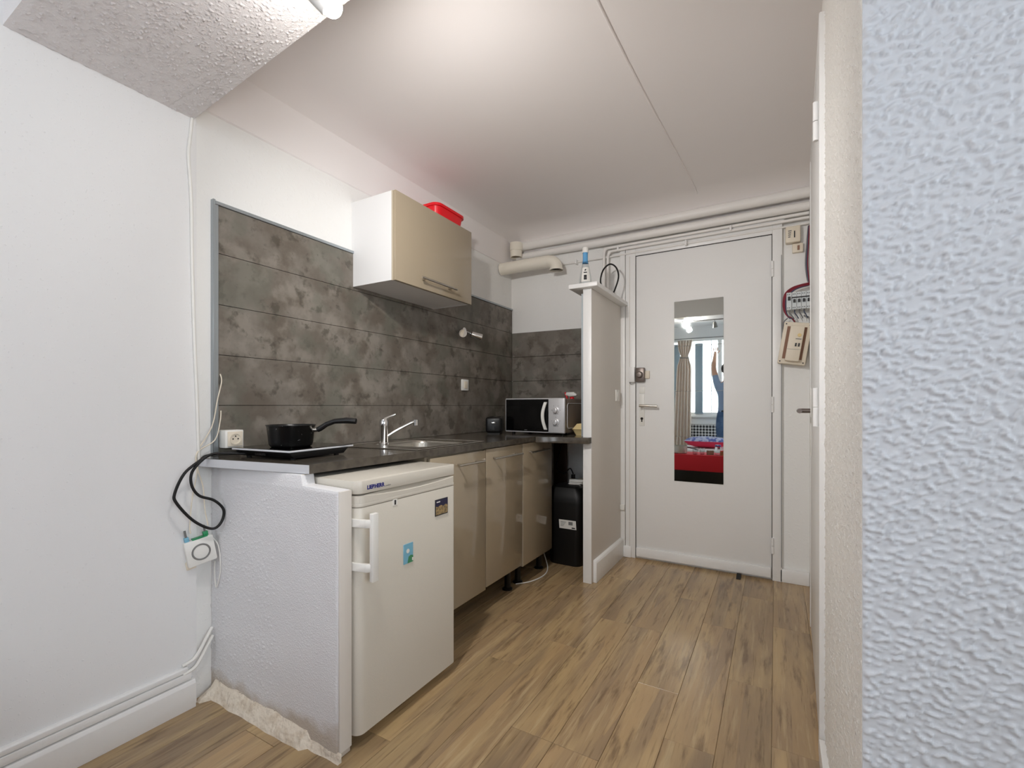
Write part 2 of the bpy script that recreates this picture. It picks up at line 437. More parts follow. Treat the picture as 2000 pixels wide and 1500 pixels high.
# ceilings
def kc(u, v):
    x = XK+.012+(.30-XK)*u; y = .72+(3.29-.72)*v
    t = max(0, 3.29-.012*(1-u)*4-y); a = 0
    if t < .24: a = .13*(1-math.sqrt(max(0, 1-(1-t/.24)**2)))
    tl = max(0, x-XK); c = 0
    if tl < .14: c = .07*(1-math.sqrt(max(0, 1-(1-tl/.14)**2)))
    return (x, y, 2.43-max(a, c))
ck = struct('ceiling', MB().grid(kc, 40, 60), 'ceiling', 'smooth taupe-grey kitchen ceiling with a rounded edge', angle=80)
MB().box(XK, .30, .72, 3.4, 2.44, 2.5).build('ceiling_slab', 'ceiling', ck)
MB().tube([(-.53, 1.0, 2.429), (-.505, 1.8, 2.4285), (-.46, 2.6, 2.4285), (-.435, 3.05, 2.429), (-.44, 3.17, 2.412), (-.47, 3.24, 2.375)], .0045, 8, smooth=4).build('joint_strip', 'ceiling', ck)
struct('ceiling_main_room', B(-1.9, XR+.1, YW-.2, 1.1, 2.5, 2.6), 'ceiling_room', 'white ceiling of the main room')
bmx = struct('beam', MB().prism([(-1.86, .40), (XR, .40), (XR, .60), (-1.86, .877)], 2.117, 2.52), 'gouttelette', 'dropped ceiling beam with white stippled plaster')

# sprayed and trowelled plaster: real relief on the walls close to the camera
def sstep(a, b, x):
    t = min(1, max(0, (x-a)/(b-a))); return t*t*(3-2*t)
def relief(origin, du, dv, nrm, lu, lv, step, fn):
    o_, a, b, n = Vector(origin), Vector(du), Vector(dv), Vector(nrm)
    nu, nv = int(lu/step), int(lv/step)
    def f(u_, v_):
        p_ = o_+a*(lu*u_)+b*(lv*v_)
        e = min(u_*lu, (1-u_)*lu, v_*lv, (1-v_)*lv)
        return p_+n*((fn(p_, u_*lu, v_*lv)+.0003)*min(1, e/.004) if e > 0 else -.0004)
    return MB().grid(f, nu, nv)
def blobs(scale, lo, hi, amp, stretch=1.0, ang=0.0):
    ca, sa = math.cos(ang), math.sin(ang)
    def fn(p_, u_, v_):
        q = Vector(((u_*ca+v_*sa)*scale/stretch, (-u_*sa+v_*ca)*scale, 0))
        k = noise.noise(q) + .45*noise.noise(q*2.3+Vector((9, 4, 2)))
        k2 = noise.noise(q*.12)*.12
        return amp*sstep(lo, hi, k+k2)
    return fn
relief((.1306, .9962, 0), (1, 0, 0), (0, 0, 1), (0, -1, 0), .62, 2.1, .0027, blobs(125, -.02, .42, .0046, 1.35, R(28))).build('plaster_relief', 'crepi', bpy.data.objects['wall_front'], angle=180)
relief((-1.829, .41, 2.1168), (1, 0, 0), (0, 1, 0), (0, 0, -1), 1.3, .385, .003, blobs(150, .28, .62, .0038)).build('plaster_relief', 'gouttelette', bmx, angle=180)
mb_ = MB(); nx_, ny_ = 430, 40
def tri_beam(u_, v_):
    x = -1.829+1.3*u_; y0_ = .795; y1_ = .60+(.877-.60)*(XR-x)/(XR+1.86)-.002
    y = y0_+(max(y1_, y0_+.001)-y0_)*v_
    return (x, y, 2.1165-(blobs(150, .28, .62, .0038)(None, 1.3*u_, y-.41)))
mb_.grid(tri_beam, nx_, 26).build('plaster_relief', 'gouttelette', bmx, angle=180)
relief((.1297, 1.0, 0), (0, 1, 0), (0, 0, 1), (-1, 0, 0), .683, 2.4, .0048, blobs(125, .2, .6, .0036)).build('plaster_relief', 'crepi_soft', wr, angle=180)

# short partition wall beside the door
wp = struct('wall_partition', B(-1.022, -.967, 2.66, 3.30, 0, 1.79, .004), 'paint_matt', 'narrow partition wall between kitchen corner and entrance door')
MB().box(-1.0215, -.9675, 2.655, 2.662, 0, 1.79, .002).build('end_face', 'paint', wp)
MB().box(-1.10, -.917, 2.615, 3.262, 1.79, 1.817, .004).build('capping_board', 'paint', wp)
MB().box(-1.036, -1.021, 2.665, 2.69, .89, 1.765).build('metal_edge', 'alu', wp)
bpz = struct('baseboard_partition', MB().prism([(-.967, 0), (-.945, 0), (-.945, .118), (-.951, .13), (-.967, .136)], 2.685, 3.272, 'y', .002), 'paint', 'white skirting along the partition wall')

# low plaster wall at the end of the units
nb = struct('wall_nib', MB().prism([(XK, 0), (-1.155, 0), (-1.155, .818), (-1.322, .822), (-1.33, .856), (XK, .857)], .951, 1.0, 'y', .003), 'plaster_nib', 'low rough white plaster wall carrying the end of the worktop, beside the fridge')
MB().box(-1.1545, -1.1475, .953, .999, .02, .817, .002).build('end_board', 'paint_matt', nb)
relief((XK, .9506, .0), (1, 0, 0), (0, 0, 1), (0, -1, 0), -1.157-XK, .816, .0036, lambda p_, u_, v_: blobs(150, .34, .66, .0030)(p_, u_, v_)*(.35+.65*sstep(.44, .36, u_)) + .0016*sstep(-.3, .4, noise.noise(Vector((u_*7, v_*7, 1))))).build('plaster_relief', 'plaster_nib', nb, angle=180)
MB().box(-1.40, -1.33, .955, .997, .80, .856, .002).build('packing_block', 'mortar', nb)
mb = MB(); rows = []
for i in range(41):
    x = -1.83+i*.69/40
    big = 1 if x < -1.28 else .35
    n = noise.noise(Vector((x*14, 0, 3)))*.007
    yo = .951-(.034*big+n*.8)-(.03 if x < -1.80 else 0)
    rows.append([mb.bm.verts.new(c) for c in ((x, yo, 0), (x, yo+.006, .010+n*.4), (x, .951-.016*big, .024*big+.006+n), (x, .953, .040*big+.012+n*1.5), (x, .953, 0))])
for a, b in zip(rows, rows[1:]):
    for j in range(4): mb.bm.faces.new((a[j], a[j+1], b[j+1], b[j]))
mb.bm.faces.new(rows[0]); mb.bm.faces.new(rows[-1])
mb.build('mortar_strip', 'mortar', nb, angle=70)

# baseboards
bl = struct('baseboard_left', MB().prism([(XL, 0), (-1.806, 0), (-1.806, .086), (-1.811, .098), (XL, .101)], YW, .872, 'y', .0015), 'paint', 'white skirting along the left wall')
MB().prism([(XL, .104), (-1.812, .104), (-1.812, .128), (XL, .129)], YW, .86, 'y', .001).build('cable_trunking', 'paint', bl)
MB().prism([(XL, .1315), (-1.814, .1315), (-1.814, .146), (-1.819, .150), (XL, .151)], YW, .85, 'y', .001).build('cable_trunking', 'paint', bl)
for dz, dx in ((0, 0), (.03, -.004)):
    MB().tube([(-1.818+dx, .835, .128+dz), (-1.815+dx, .875, .140+dz), (-1.822+dx, .915, .190+dz), (-1.838+dx, .944, .215+dz)], .006, 8, smooth=5).build('cable_end', 'plastic_white', bl)
be = struct('baseboard_end', B(.022, .174, 3.262, 3.29, 0, .080, .004), 'paint', 'white skirting block right of the entrance door')
struct('baseboard_jamb', B(-.966, -.89, 3.250, 3.29, 0, .078, .006), 'paint', 'white skirting block left of the entrance door')
struct('baseboard_right', MB().prism([(.130, 1.0), (.113, 1.0), (.113, 1.675), (.130, 1.675)], 0, .07, 'z', .002), 'paint', 'short white skirting at the right wall')

# ---- entrance door
d1 = thing('door_1', 'white entrance door with lever handle and a tall mirror', None, (-.44, 3.28, 0)); d1['kind'] = 'structure'
df = MB().box(-.933, -.863, 3.262, 3.30, 0, 2.20, .003).box(-.019, .034, 3.262, 3.30, 0, 2.20, .003).box(-.863, -.019, 3.262, 3.30, 2.139, 2.20, .003).build('door_frame', 'paint', d1)
MB().box(-.972, -.936, 3.258, 3.30, .07, 2.215, .003).build('casing', 'paint', d1)
MB().box(-.972, .045, 3.256, 3.30, 2.203, 2.222, .003).build('casing', 'paint', d1)
MB().box(-.905, -.901, 3.259, 3.264, .08, 2.139).build('frame_rebate', 'paint_matt', df)
lf = MB().box(-.860, -.022, 3.272, 3.31, .014, 2.136, .002).build('door_leaf', 'door_paint', d1)
MB().box(-.858, -.026, 3.258, 3.2725, .016, .078, .004).build('weather_bar', 'paint', d1)
MB().box(-.8615, -.8605, 3.268, 3.30, .01, 2.137).box(-.0215, -.0195, 3.268, 3.30, .01, 2.137).box(-.862, -.02, 3.268, 3.30, 2.1365, 2.1385).build('door_gap', 'dark_gap', d1)
hn = thing('door_handle', None, None, (-.818, 3.27, 1.05)); hn.parent = d1; hn.location = Vector((-.818, 3.27, 1.05))-OFF[d1.name]
# lever handle
MB().box(-.836, -.800, 3.266, 3.273, .936, 1.16, .003).box(-.8385, -.7975, 3.269, 3.2735, 1.165, 1.21, .002).build('plate', 'plastic_white', hn)
MB().tube([(-.818, 3.268, 1.078), (-.818, 3.225, 1.078)], .010, 12).tube([(-.826, 3.222, 1.078), (-.79, 3.219, 1.079), (-.705, 3.224, 1.075)], [.010, .0085, .0085], 12).build('lever', 'brushed', hn)
MB().cyl((-.818, 3.266, .988), (-.818, 3.262, .988), .009).box(-.8215, -.8145, 3.263, 3.2665, .965, .988).build('keyhole', 'dark_gap', hn)
lk = thing('rim_lock', None, None); lk.parent = d1; lk.location = (0, 0, 0); OFF[lk.name] = OFF[d1.name]
OFF[hn.name] = Vector((-.818, 3.27, 1.05))
MB().box(-.857, -.795, 3.240, 3.272, 1.245, 1.345, .006).build('lock_body', 'knob_bronze', lk)
MB().lathe([(0, 0), (.023, 0), (.021, .018), (.016, .028), (0, .03)], (0, 0, 0), 24, Matrix.Translation((-.826, 3.241, 1.295)) @ Matrix.Rotation(R(90), 4, 'X')).build('knob', 'knob_bronze', lk)
MB().box(-.795, -.764, 3.258, 3.272, 1.268, 1.322, .003).build('bolt_guide', 'plastic_cream', lk)
MB().box(-.903, -.862, 3.238, 3.265, 1.245, 1.352, .004).build('keeper', 'paint', lk)
MB().tube([(-.900, 3.25, 1.245), (-.893, 3.246, 1.233), (-.875, 3.246, 1.236), (-.866, 3.248, 1.244)], .003, 6, smooth=4).build('hook', 'lamp_metal', lk)
for z in (1.921, 1.086, .216):
    h = MB().cyl((-.018, 3.258, z-.048), (-.018, 3.258, z-.001), .0075, 12).cyl((-.018, 3.258, z+.001), (-.018, 3.258, z+.048), .0075, 12)
    h.build('hinge', 'paint', d1)
MB().box(.028, .031, 3.2585, 3.263, .09, 2.0).build('panel_joint', 'wire_grey', d1)

# ---- side door in the right wall
def rw(y, off=0): return xright(y)-off
d2 = thing('door_2', 'white side door seen edge-on at the right, with a dark handle', None, (rw(2.2), 2.2, 0)); d2['kind'] = 'structure'
MB().prism([(rw(1.74, -.01), 1.74), (rw(1.74, .012), 1.74), (rw(2.66, .012), 2.66), (rw(2.66, -.01), 2.66)], .012, 2.26, 'z', .002).build('door_leaf', 'paint', d2)
MB().prism([(.14, 1.685), (.114, 1.685), (.115, 1.725), (.14, 1.725)], 0, 2.28, 'z', .003).build('casing', 'paint', d2)
MB().prism([(rw(2.67, -.01), 2.67), (rw(2.67, .015), 2.67), (rw(2.73, .015), 2.73), (rw(2.73, -.01), 2.73)], 0, 2.28, 'z', .003).build('casing', 'paint', d2)
MB().prism([(rw(1.72, -.01), 1.72), (rw(1.72, .014), 1.72), (rw(2.70, .014), 2.70), (rw(2.70, -.01), 2.70)], 2.265, 2.30, 'z', .003).build('casing', 'paint', d2)
for z in (1.967, 1.075):
    MB().cyl((.108, 1.722, z-.06), (.108, 1.722, z-.001), .008, 12).cyl((.108, 1.722, z+.001), (.108, 1.722, z+.06), .008, 12).build('hinge', 'paint', d2)
hx = rw(2.6, .012)
MB().box(hx-.004, hx+.004, 2.585, 2.62, .84, 1.16, .002).build('handle_plate', 'plastic_white', d2)
MB().tube([(hx, 2.60, 1.055), (hx-.045, 2.60, 1.055), (hx-.05, 2.57, 1.055), (hx-.05, 2.50, 1.055)], .011, 12).build('door_handle', 'knob_bronze', d2)

# ---- window of the main room (seen in the door mirror)
w1 = thing('window_1', 'large bright window with white frame reflected in the door mirror', None, ((x0+x1)/2, YW, z0)); w1['kind'] = 'structure'
f = MB(); yb0, yb1 = YW-.12, YW-.06
f.box(x0, x0+.06, yb0, yb1, z0, z1).box(x1-.06, x1, yb0, yb1, z0, z1).box(x0, x1, yb0, yb1, z0, z0+.06).box(x0, x1, yb0, yb1, z1-.06, z1)
f.build('window_frame', 'paint', w1)
edges = [x0+.06, -.86, x1-.06]
for xm in edges[1:-1]: MB().box(xm-.035, xm+.035, yb0, yb1, z0+.06, z1-.06).build('mullion', 'paint', w1)
for a, b in zip(edges, edges[1:]): MB().box(a, b, yb0+.025, yb0+.031, z0+.05, z1-.05).build('pane', 'pane', w1)
for xm in (-1.0, -.48): MB().box(xm-.008, xm+.008, yb0+.02, yb0+.04, z0+.06, z1-.06).build('glazing_bar', 'paint', w1)
MB().box(x0-.04, x1+.04, YW-.02, YW+.05, z0-.035, z0, .004).build('sill', 'paint', w1)
for xa in (-1.66, -1.27): MB().box(xa, xa+.135, YW-.055, YW-.025, z0+.03, 2.2, .003).build('shutter', 'shutter', w1)

# ================================================================== KITCHEN
# splashback boards on the kitchen wall
sp = thing('splashback', 'mottled slate-brown laminate boards with metal edging above the worktop', 'splashback', (XK, 2.1, .888))
ZR = [.888, 1.08, 1.274, 1.4665, 1.662, 1.845]
MB().box(XK+.0002, XK+.002, .968, 3.236, .889, 1.845).build('backing', 'dark_gap', sp)
for a, b in zip(ZR, ZR[1:]):
    MB().box(XK+.0021, XK+.010, .972, 3.232, a+.0009, b-.0009, .0008, 1).build('board', 'panel', sp)
MB().box(XK, XK+.018, .948, .957, .889, 1.862, .001, 1).box(XK, XK+.012, .958, .971, .889, 1.858, .001, 1).build('edge_trim', 'alu', sp)
MB().box(XK, XK+.016, .958, 3.234, 1.845, 1.858, .001, 1).build('edge_trim', 'alu', sp)
sp2 = thing('splashback', 'greyer laminate boards on the end wall behind the microwave', 'splashback', (-1.44, 3.25, .888))
def endw(x): return 3.24+(x-XK)*.0523
def slab_end(xa, xb, za, zb, near, far): return MB().prism([(xa, endw(xa)-near), (xb, endw(xb)-near), (xb, endw(xb)-far), (xa, endw(xa)-far)], za, zb)
slab_end(XK+.012, -1.037, .889, 1.662, .002, .0003).build('backing', 'dark_gap', sp2)
for a, b in zip(ZR[:4], ZR[1:5]):
    slab_end(XK+.012, -1.037, a+.0016, b-.0016, .010, .001).build('board', 'panel', sp2)

# wall cabinet
wc = thing('wall_cabinet', 'wall cabinet with white sides and glossy taupe flap over the worktop', 'cabinet', (XK, 1.93, 1.678))
MB().box(XK, -1.583, 1.618, 1.634, 1.678, 2.105, .001, 1).box(XK, -1.583, 2.232, 2.248, 1.678, 2.105, .001, 1).box(XK, -1.583, 1.634, 2.232, 1.680, 1.696).box(XK, -1.583, 1.634, 2.232, 2.087, 2.103).box(XK, XK+.005, 1.634, 2.232, 1.696, 2.087).build('carcass', 'melamine', wc)
dr = MB().box(-1.581, -1.563, 1.620, 2.247, 1.676, 2.104, .0015).build('door', 'taupe_gloss', wc)
MB().box(-1.586, -1.580, 1.616, 1.622, 1.676, 2.104).build('door_edge', 'taupe_edge', wc)
def bar_handle(y0, y1, z, x, parent, m='brushed', r=.0055):
    mb = MB().cyl((x, y0, z), (x, y1, z), r, 12)
    for y in (y0+.035, y1-.035): mb.cyl((x, y, z), (x-.032, y, z), .0045, 10)
    return mb.build('handle', m, parent)
bar_handle(1.776, 2.062, 1.722, -1.532, dr)

# red container on it
rc = thing('storage_box', 'bright red plastic food container on top of the wall cabinet', 'container', (-1.70, 2.1, 2.104))
def rrect(x0, x1, y0, y1, r, n=5):
    out = []
    for cx, cy, a0 in ((x1-r, y1-r, 0), (x0+r, y1-r, 90), (x0+r, y0+r, 180), (x1-r, y0+r, 270)):
        for k in range(n+1): out.append((cx+r*math.cos(R(a0+90*k/n)), cy+r*math.sin(R(a0+90*k/n))))
    return out
def rbox(layers, r):
    mb = MB(); L = [[mb.bm.verts.new((x, y, z)) for x, y in rrect(*ext, r)] for ext, z in layers]
    for a, b in zip(L, L[1:]):
        for k in range(len(a)): mb.bm.faces.new((a[k], a[(k+1) % len(a)], b[(k+1) % len(b)], b[k]))
    mb.bm.faces.new(L[0][::-1]); mb.bm.faces.new(L[-1]); return mb
rbox([((-1.80, -1.615, 1.99, 2.225), 2.104), ((-1.81, -1.605, 1.98, 2.235), 2.180)], .04).build('tub', 'red_plastic', rc)
rbox([((-1.818, -1.597, 1.972, 2.243), 2.180), ((-1.818, -1.597, 1.972, 2.243), 2.194), ((-1.808, -1.607, 1.982, 2.233), 2.197), ((-1.795, -1.62, 1.995, 2.22), 2.203)], .042).build('lid', 'red_plastic', rc)

# worktop with sink cut-out left as surface (bowl set in its own recess)
wt = thing('worktop', 'dark stone-look kitchen worktop with a pale raw end', 'worktop', (-1.57, 2.0, .858))
SX0, SX1, SY0, SY1 = -1.745, -1.375, 1.60, 2.0      # sink bowl opening
mb = MB(); ZT0, ZT1 = .858, .888
mb.prism([(XK, .888), (-1.312, .968), (-1.298, SY0), (XK, SY0)], ZT0, ZT1)
mb.prism([(XK, SY1), (-1.294, SY1), (-1.286, 3.235), (XK, 3.235)], ZT0, ZT1)
mb.prism([(XK, SY0), (SX0, SY0), (SX0, SY1), (XK, SY1)], ZT0, ZT1)
mb.prism([(SX1, SY0), (-1.298, SY0), (-1.294, SY1), (SX1, SY1)], ZT0, ZT1)
bmesh.ops.remove_doubles(mb.bm, verts=mb.bm.verts[:], dist=1e-5)
mb.build('top', 'worktop', wt, smooth=False)
MB().prism([(XK+.001, .8865), (-1.3105, .9665), (-1.3105, .9678), (XK+.001, .8875)], ZT0, ZT1-.0015).build('end_strip', 'edge_white', wt, smooth=False)
wt2 = thing('worktop', 'short dark worktop slab under the microwave, notched round the partition', 'worktop', (-1.15, 2.9, .855))
MB().prism([(-1.285, 2.535), (-.966, 2.60), (-.966, 2.653), (-1.037, 2.653), (-1.037, 3.25), (-1.285, 3.24)], .852, .888, 'z', .0015, 1).build('top', 'worktop', wt2)

# sink
sk = thing('sink', 'stainless steel sink set in the worktop behind the fridge', 'sink', (-1.56, 1.8, .86))
mb = MB()
o4 = [(-1.80, 1.455), (-1.325, 1.50), (-1.345, 2.045), (-1.80, 2.04)]
i4 = rrect(SX0+.006, SX1-.006, SY0+.006, SY1-.006, .07, 6)
zt = .8905
# deck ring: outer corners joined to the rounded opening
OV = [mb.bm.verts.new((x, y, zt)) for x, y in o4]; OL = [mb.bm.verts.new((x, y, .8883)) for x, y in o4]
IV = [mb.bm.verts.new((x, y, zt)) for x, y in i4]
for k in range(4): mb.bm.faces.new((OV[k], OV[(k+1) % 4], OL[(k+1) % 4], OL[k]))
n7 = 7; order = [2, 3, 0, 1]        # rrect corner order: +x+y, -x+y, -x-y, +x-y
for ci, ok in enumerate(order):
    c = IV[ci*n7:(ci+1)*n7]
    for a, b in zip(c, c[1:]): mb.bm.faces.new((OV[ok], a, b))
    nxt = IV[((ci+1) % 4)*n7]; mb.bm.faces.new((OV[ok], c[-1], nxt, OV[order[(ci+1) % 4]]))
mb.build('deck', 'steel', sk, angle=30)
mb = MB(); prev = None
for dz, ins in ((0, 0), (-.004, .006), (-.02, .010), (-.11, .018), (-.135, .03), (-.14, .06)):
    ring = [mb.bm.verts.new((x, y, zt+dz)) for x, y in rrect(SX0+.006+ins, SX1-.006-ins, SY0+.006+ins, SY1-.006-ins, max(.07-ins*.3, .03), 6)]
    if prev:
        for k in range(len(ring)): mb.bm.faces.new((prev[k], prev[(k+1) % len(ring)], ring[(k+1) % len(ring)], ring[k]))
    prev = ring
mb.bm.faces.new(prev); mb.build('basin', 'steel', sk, angle=60)
MB().lathe([(0, .001), (.03, .001), (.034, .003), (.036, 0)], (-1.56, 1.8, zt-.14), 20).build('drain', 'chrome', sk)
rim = MB()
for a, b in zip(o4, o4[1:]+o4[:1]): rim.cyl((a[0], a[1], zt), (b[0], b[1], zt), .0022, 8)
rim.build('rim', 'steel', sk)

# tap
tp = thing('faucet', 'chrome single-lever mixer tap at the back of the sink', 'faucet', (-1.665, 1.545, .8905))
fx, fy, fz = -1.66, 1.64, .8905
tp.location = (fx, fy, fz); OFF[tp.name] = Vector((fx, fy, fz))
sk_bm = MB().lathe([(0, 0), (.024, 0), (.024, .006), (.0205, .010), (.0205, .085), (.022, .090), (.022, .112), (.018, .122), (0, .124)], (fx, fy, fz), 24)
sk_bm.build('body', 'chrome', tp)
MB().tube([(fx+.005, fy+.008, fz+.035), (fx+.04, fy+.06, fz+.072), (fx+.075, fy+.11, fz+.103), (fx+.085, fy+.125, fz+.106)], .0085, 12, smooth=4).build('spout', 'chrome', tp)
MB().cyl((fx+.088, fy+.13, fz+.118), (fx+.088, fy+.13, fz+.09), .013, 18).build('aerator', 'chrome', tp)
MB().tube([(fx, fy, fz+.12), (fx+.012, fy+.02, fz+.133), (fx+.03, fy+.048, fz+.146)], [.009, .006, .006], 10).build('lever', 'chrome', tp)

# base units
def base_cab(y0, y1, label, doors, group=None):
    c = thing('base_cabinet', label, 'cabinet', (-1.6, (y0+y1)/2, 0))
    MB().box(XK+.02, -1.322, y0, y0+.016, .135, .855).box(XK+.02, -1.322, y1-.016, y1, .135, .855).box(XK+.02, -1.322, y0+.016, y1-.016, .135, .151).box(XK+.02, XK+.03, y0, y1, .151, .855).box(-1.345, -1.322, y0+.016, y1-.016, .839, .855).build('carcass', 'melamine_dark', c)
    for a, b, zb, zt_, h0, h1, hz in doors:
        d = MB().box(-1.3195, -1.301, a, b, zb, zt_, .0012).build('door', 'taupe_gloss', c)
        bar_handle(h0, h1, hz, -1.268, d)
    for x in (-1.37, -1.78):
        for y in (y0+.06, y1-.06):
            MB().lathe([(0, 0), (.030, 0), (.030, .006), (.018, .014), (.018, .10), (.028, .125), (.028, .135), (0, .135)], (x, y, 0), 18).build('leg', 'plastic_black', c)
    return c
base_cab(1.545, 2.398, 'glossy taupe two-door base unit under the sink, beside the fridge', [(1.56, 1.998, .128, .849, 1.724, 1.942, .801), (2.003, 2.396, .138, .852, 2.038, 2.342, .803)])
cb2 = base_cab(2.402, 2.81, 'glossy taupe single-door base unit next to the black bin', [(2.404, 2.808, .125, .853, 2.45, 2.705, .799)])
MB().box(-1.3215, -1.3005, 2.3995, 2.4035, .125, .854).build('door_edge', 'taupe_edge', cb2)

# fridge
fr = thing('fridge', 'white under-counter fridge with bar handle standing beside the low plaster wall', 'fridge', (-1.45, 1.257, 0))
F0, F1 = 1.006, 1.508
MB().box(-1.78, -1.192, F0+.003, F1-.003, .03, .798, .004).build('body', 'fridge', fr)
MB().prism([(-1.78, F0)]+[(-1.131-.028+.028*math.sin(R(a)), F0+.028-.028*math.cos(R(a))) for a in range(0, 91, 15)]+[(-1.131-.008+.008*math.cos(R(a)), F1-.008+.008*math.sin(R(a))) for a in range(0, 91, 30)]+[(-1.78, F1)], .800, .842, 'z', .003).build('top_panel', 'fridge', fr)
prof = [(-1.188, F0+.002)]+[(-1.131-.028+.028*math.sin(R(a)), F0+.03-.028*math.cos(R(a))) for a in range(0, 91, 15)]+[(-1.131-.008+.008*math.cos(R(a)), F1-.010+.008*math.sin(R(a))) for a in range(0, 91, 30)]+[(-1.188, F1-.002)]
fd = MB().prism(prof, .040, .757, 'z', .003).build('door', 'fridge', fr)
# upper door band whose top edge dips in a shallow arc at the back
mb = MB(); nA = 24
for i in range(1): pass
band = MB().prism(prof, .759, .770, 'z', .001)
band.build('door_band', 'fridge', fd)
mb = MB(); pts = []
for i in range(nA+1):
    t = i/nA; y = F0+.03+(F1-F0-.04)*t; bow = math.sin(math.pi*t)
    pts.append((y, bow))
rowsv = []
for y, bow in pts:
    xf = -1.131
    rowsv.append([mb.bm.verts.new(c) for c in ((xf, y, .770), (xf, y, .793-.010*bow), (xf-.020*bow-.002, y, .796), (-1.188, y, .796), (-1.188, y, .770))])
for a, b in zip(rowsv, rowsv[1:]):
    for j in range(4): mb.bm.faces.new((a[j], a[j+1], b[j+1], b[j]))
mb.bm.faces.new(rowsv[0]); mb.bm.faces.new(rowsv[-1])
mb.prism([(-1.188, F0+.002)]+[(-1.131-.028+.028*math.sin(R(a)), F0+.03-.028*math.cos(R(a))) for a in range(0, 91, 15)]+[(-1.188, F0+.030)], .770, .795, 'z')
mb.build('door_top', 'fridge', fd, angle=25)
hd = MB()
hd.prism([(F0+.026-.0125, .532), (F0+.026+.0125, .532), (F0+.026+.0125, .745), (F0+.026-.0125, .745)], -1.094, -1.078, 'x', .003)
hd.build('handle', 'plastic_white', fd)
for z in (.712, .575):
    MB().prism([(-1.186, F0-.001), (-1.150, F0-.004), (-1.10, F0+.006), (-1.085, F0+.016), (-1.085, F0+.030), (-1.105, F0+.018), (-1.148, F0+.004), (-1.186, F0+.004)], z-.0125, z+.0125, 'z', .001, 1).build('handle_bracket', 'plastic_white', fd)
for x in (-1.22, -1.74):
    for y in (F0+.05, F1-.05): MB().cyl((x, y, 0), (x, y, .032), .018, 14).build('foot', 'plastic_black', fr)
text('LIEBHERR', .0175, 'logo', 'logo_blue', fr, (-1.1305, F0+.039, .8125), (R(90), 0, R(90)), .0003, .0008)
text('comfort', .008, 'logo', 'ink_grey', fr, (-1.1305, F0+.116, .8105), (R(90), 0, R(90)), .0002, 0, .3)
tg = MB().box(-1.1312, -1.1298, 1.158, 1.180, .739, .759).build('label_tag', 'plastic_white', fd)
MB().box(-1.1298, -1.1294, 1.1655, 1.173, .741, .757).build('print', 'ink_dark', tg)
# magnets on the door
mg = thing('fridge_magnet', 'small pale blue picture magnet in the middle of the fridge door', 'magnet', (-1.129, 1.233, .52))
MB().box(-1.1309, -1.1285, 1.209, 1.258, .522, .592, .001, 1).build('card', 'blue_sticker', mg)
MB().prism([(1.228, .5225), (1.257, .5225), (1.257, .545), (1.244, .549), (1.234, .545)], -1.1285, -1.1280, 'x').build('print', 'card_green', mg)
MB().prism([(1.251, .527), (1.257, .527), (1.257, .537), (1.251, .538)], -1.1281, -1.1277, 'x').build('print', 'plastic_white', mg)
MB().prism([(1.230+.008*math.cos(a*.5236), .566+.008*math.sin(a*.5236)) for a in range(12)], -1.1281, -1.1277, 'x').build('print', 'plastic_white', mg)
pc = thing('fridge_magnet', 'dark landscape postcard magnet at the upper corner of the fridge door', 'magnet', (-1.129, 1.42, .655))
MB().box(-1.1309, -1.1286, 1.381, 1.459, .655, .718, .0008, 1).build('card', 'ink_dark', pc)
MB().prism([(1.385, .659), (1.456, .659), (1.456, .690), (1.442, .694), (1.430, .688), (1.415, .695), (1.398, .689), (1.385, .692)], -1.1286, -1.1282, 'x').build('print', 'card_sand', pc)
MB().prism([(1.385, .692), (1.398, .689), (1.415, .695), (1.430, .688), (1.442, .694), (1.456, .690), (1.456, .715), (1.385, .715)], -1.1286, -1.1282, 'x').build('print', 'card_navy', pc)
MB().prism([(1.389, .706), (1.410, .706), (1.410, .710), (1.389, .710)], -1.1282, -1.1279, 'x').build('lettering', 'plastic_white', pc)

# hob
hb = thing('hob', 'black portable induction hob with a white rim at the end of the worktop', 'hob', (-1.615, 1.125, .888), (0, 0, R(5)))
a, b_ = .152, .145
MB().prism([(-b_+.030, .005), (b_-.03, .005), (b_, .029), (-b_+.004, .029)], -a+.010, a-.010, 'x', .003).build('housing', 'plastic_black', hb, True)
MB().box(-a, a, -b_, b_+.012, .0282, .0345, .0015, 1).build('rim', 'edge_white', hb, True)
MB().box(-a+.003, a-.003, -b_+.003, b_+.009, .0346, .0370, .001, 1).build('glass_top', 'black_gloss', hb, True)
for sx in (-1, 1):
    for sy in (-1, 1): MB().lathe([(0, 0), (.009, 0), (.011, .012), (0, .012)], (sx*(a-.035), sy*(b_-.045), 0), 14).build('foot', 'black_rubber', hb, True)
for k in range(9): MB().box(-.04+k*.006, -.037+k*.006, -b_+.012, -b_+.0165, .012, .020).build('vent_slot', 'dark_gap', hb, True)
# its cord hangs off the end of the worktop (world coordinates)
cord = [(-1.72, 1.01, .902), (-1.77, .955, .905), (-1.79, .90, .898), (-1.772, .868, .885), (-1.775, .820, .845), (-1.785, .795, .78), (-1.785, .800, .745),
        (-1.78, .85, .675), (-1.77, .905, .635), (-1.765, .935, .65), (-1.765, .945, .695), (-1.77, .915, .735), (-1.778, .868, .76), (-1.78, .845, .80), (-1.778, .845, .845), (-1.765, .870, .885), (-1.765, .905, .9045), (-1.75, .945, .905), (-1.71, 1.0, .900)]
o = MB().tube(cord, .0048, 10, smooth=8).build('power_cord', 'black_rubber', hb); o.rotation_euler = (0, 0, -R(5))

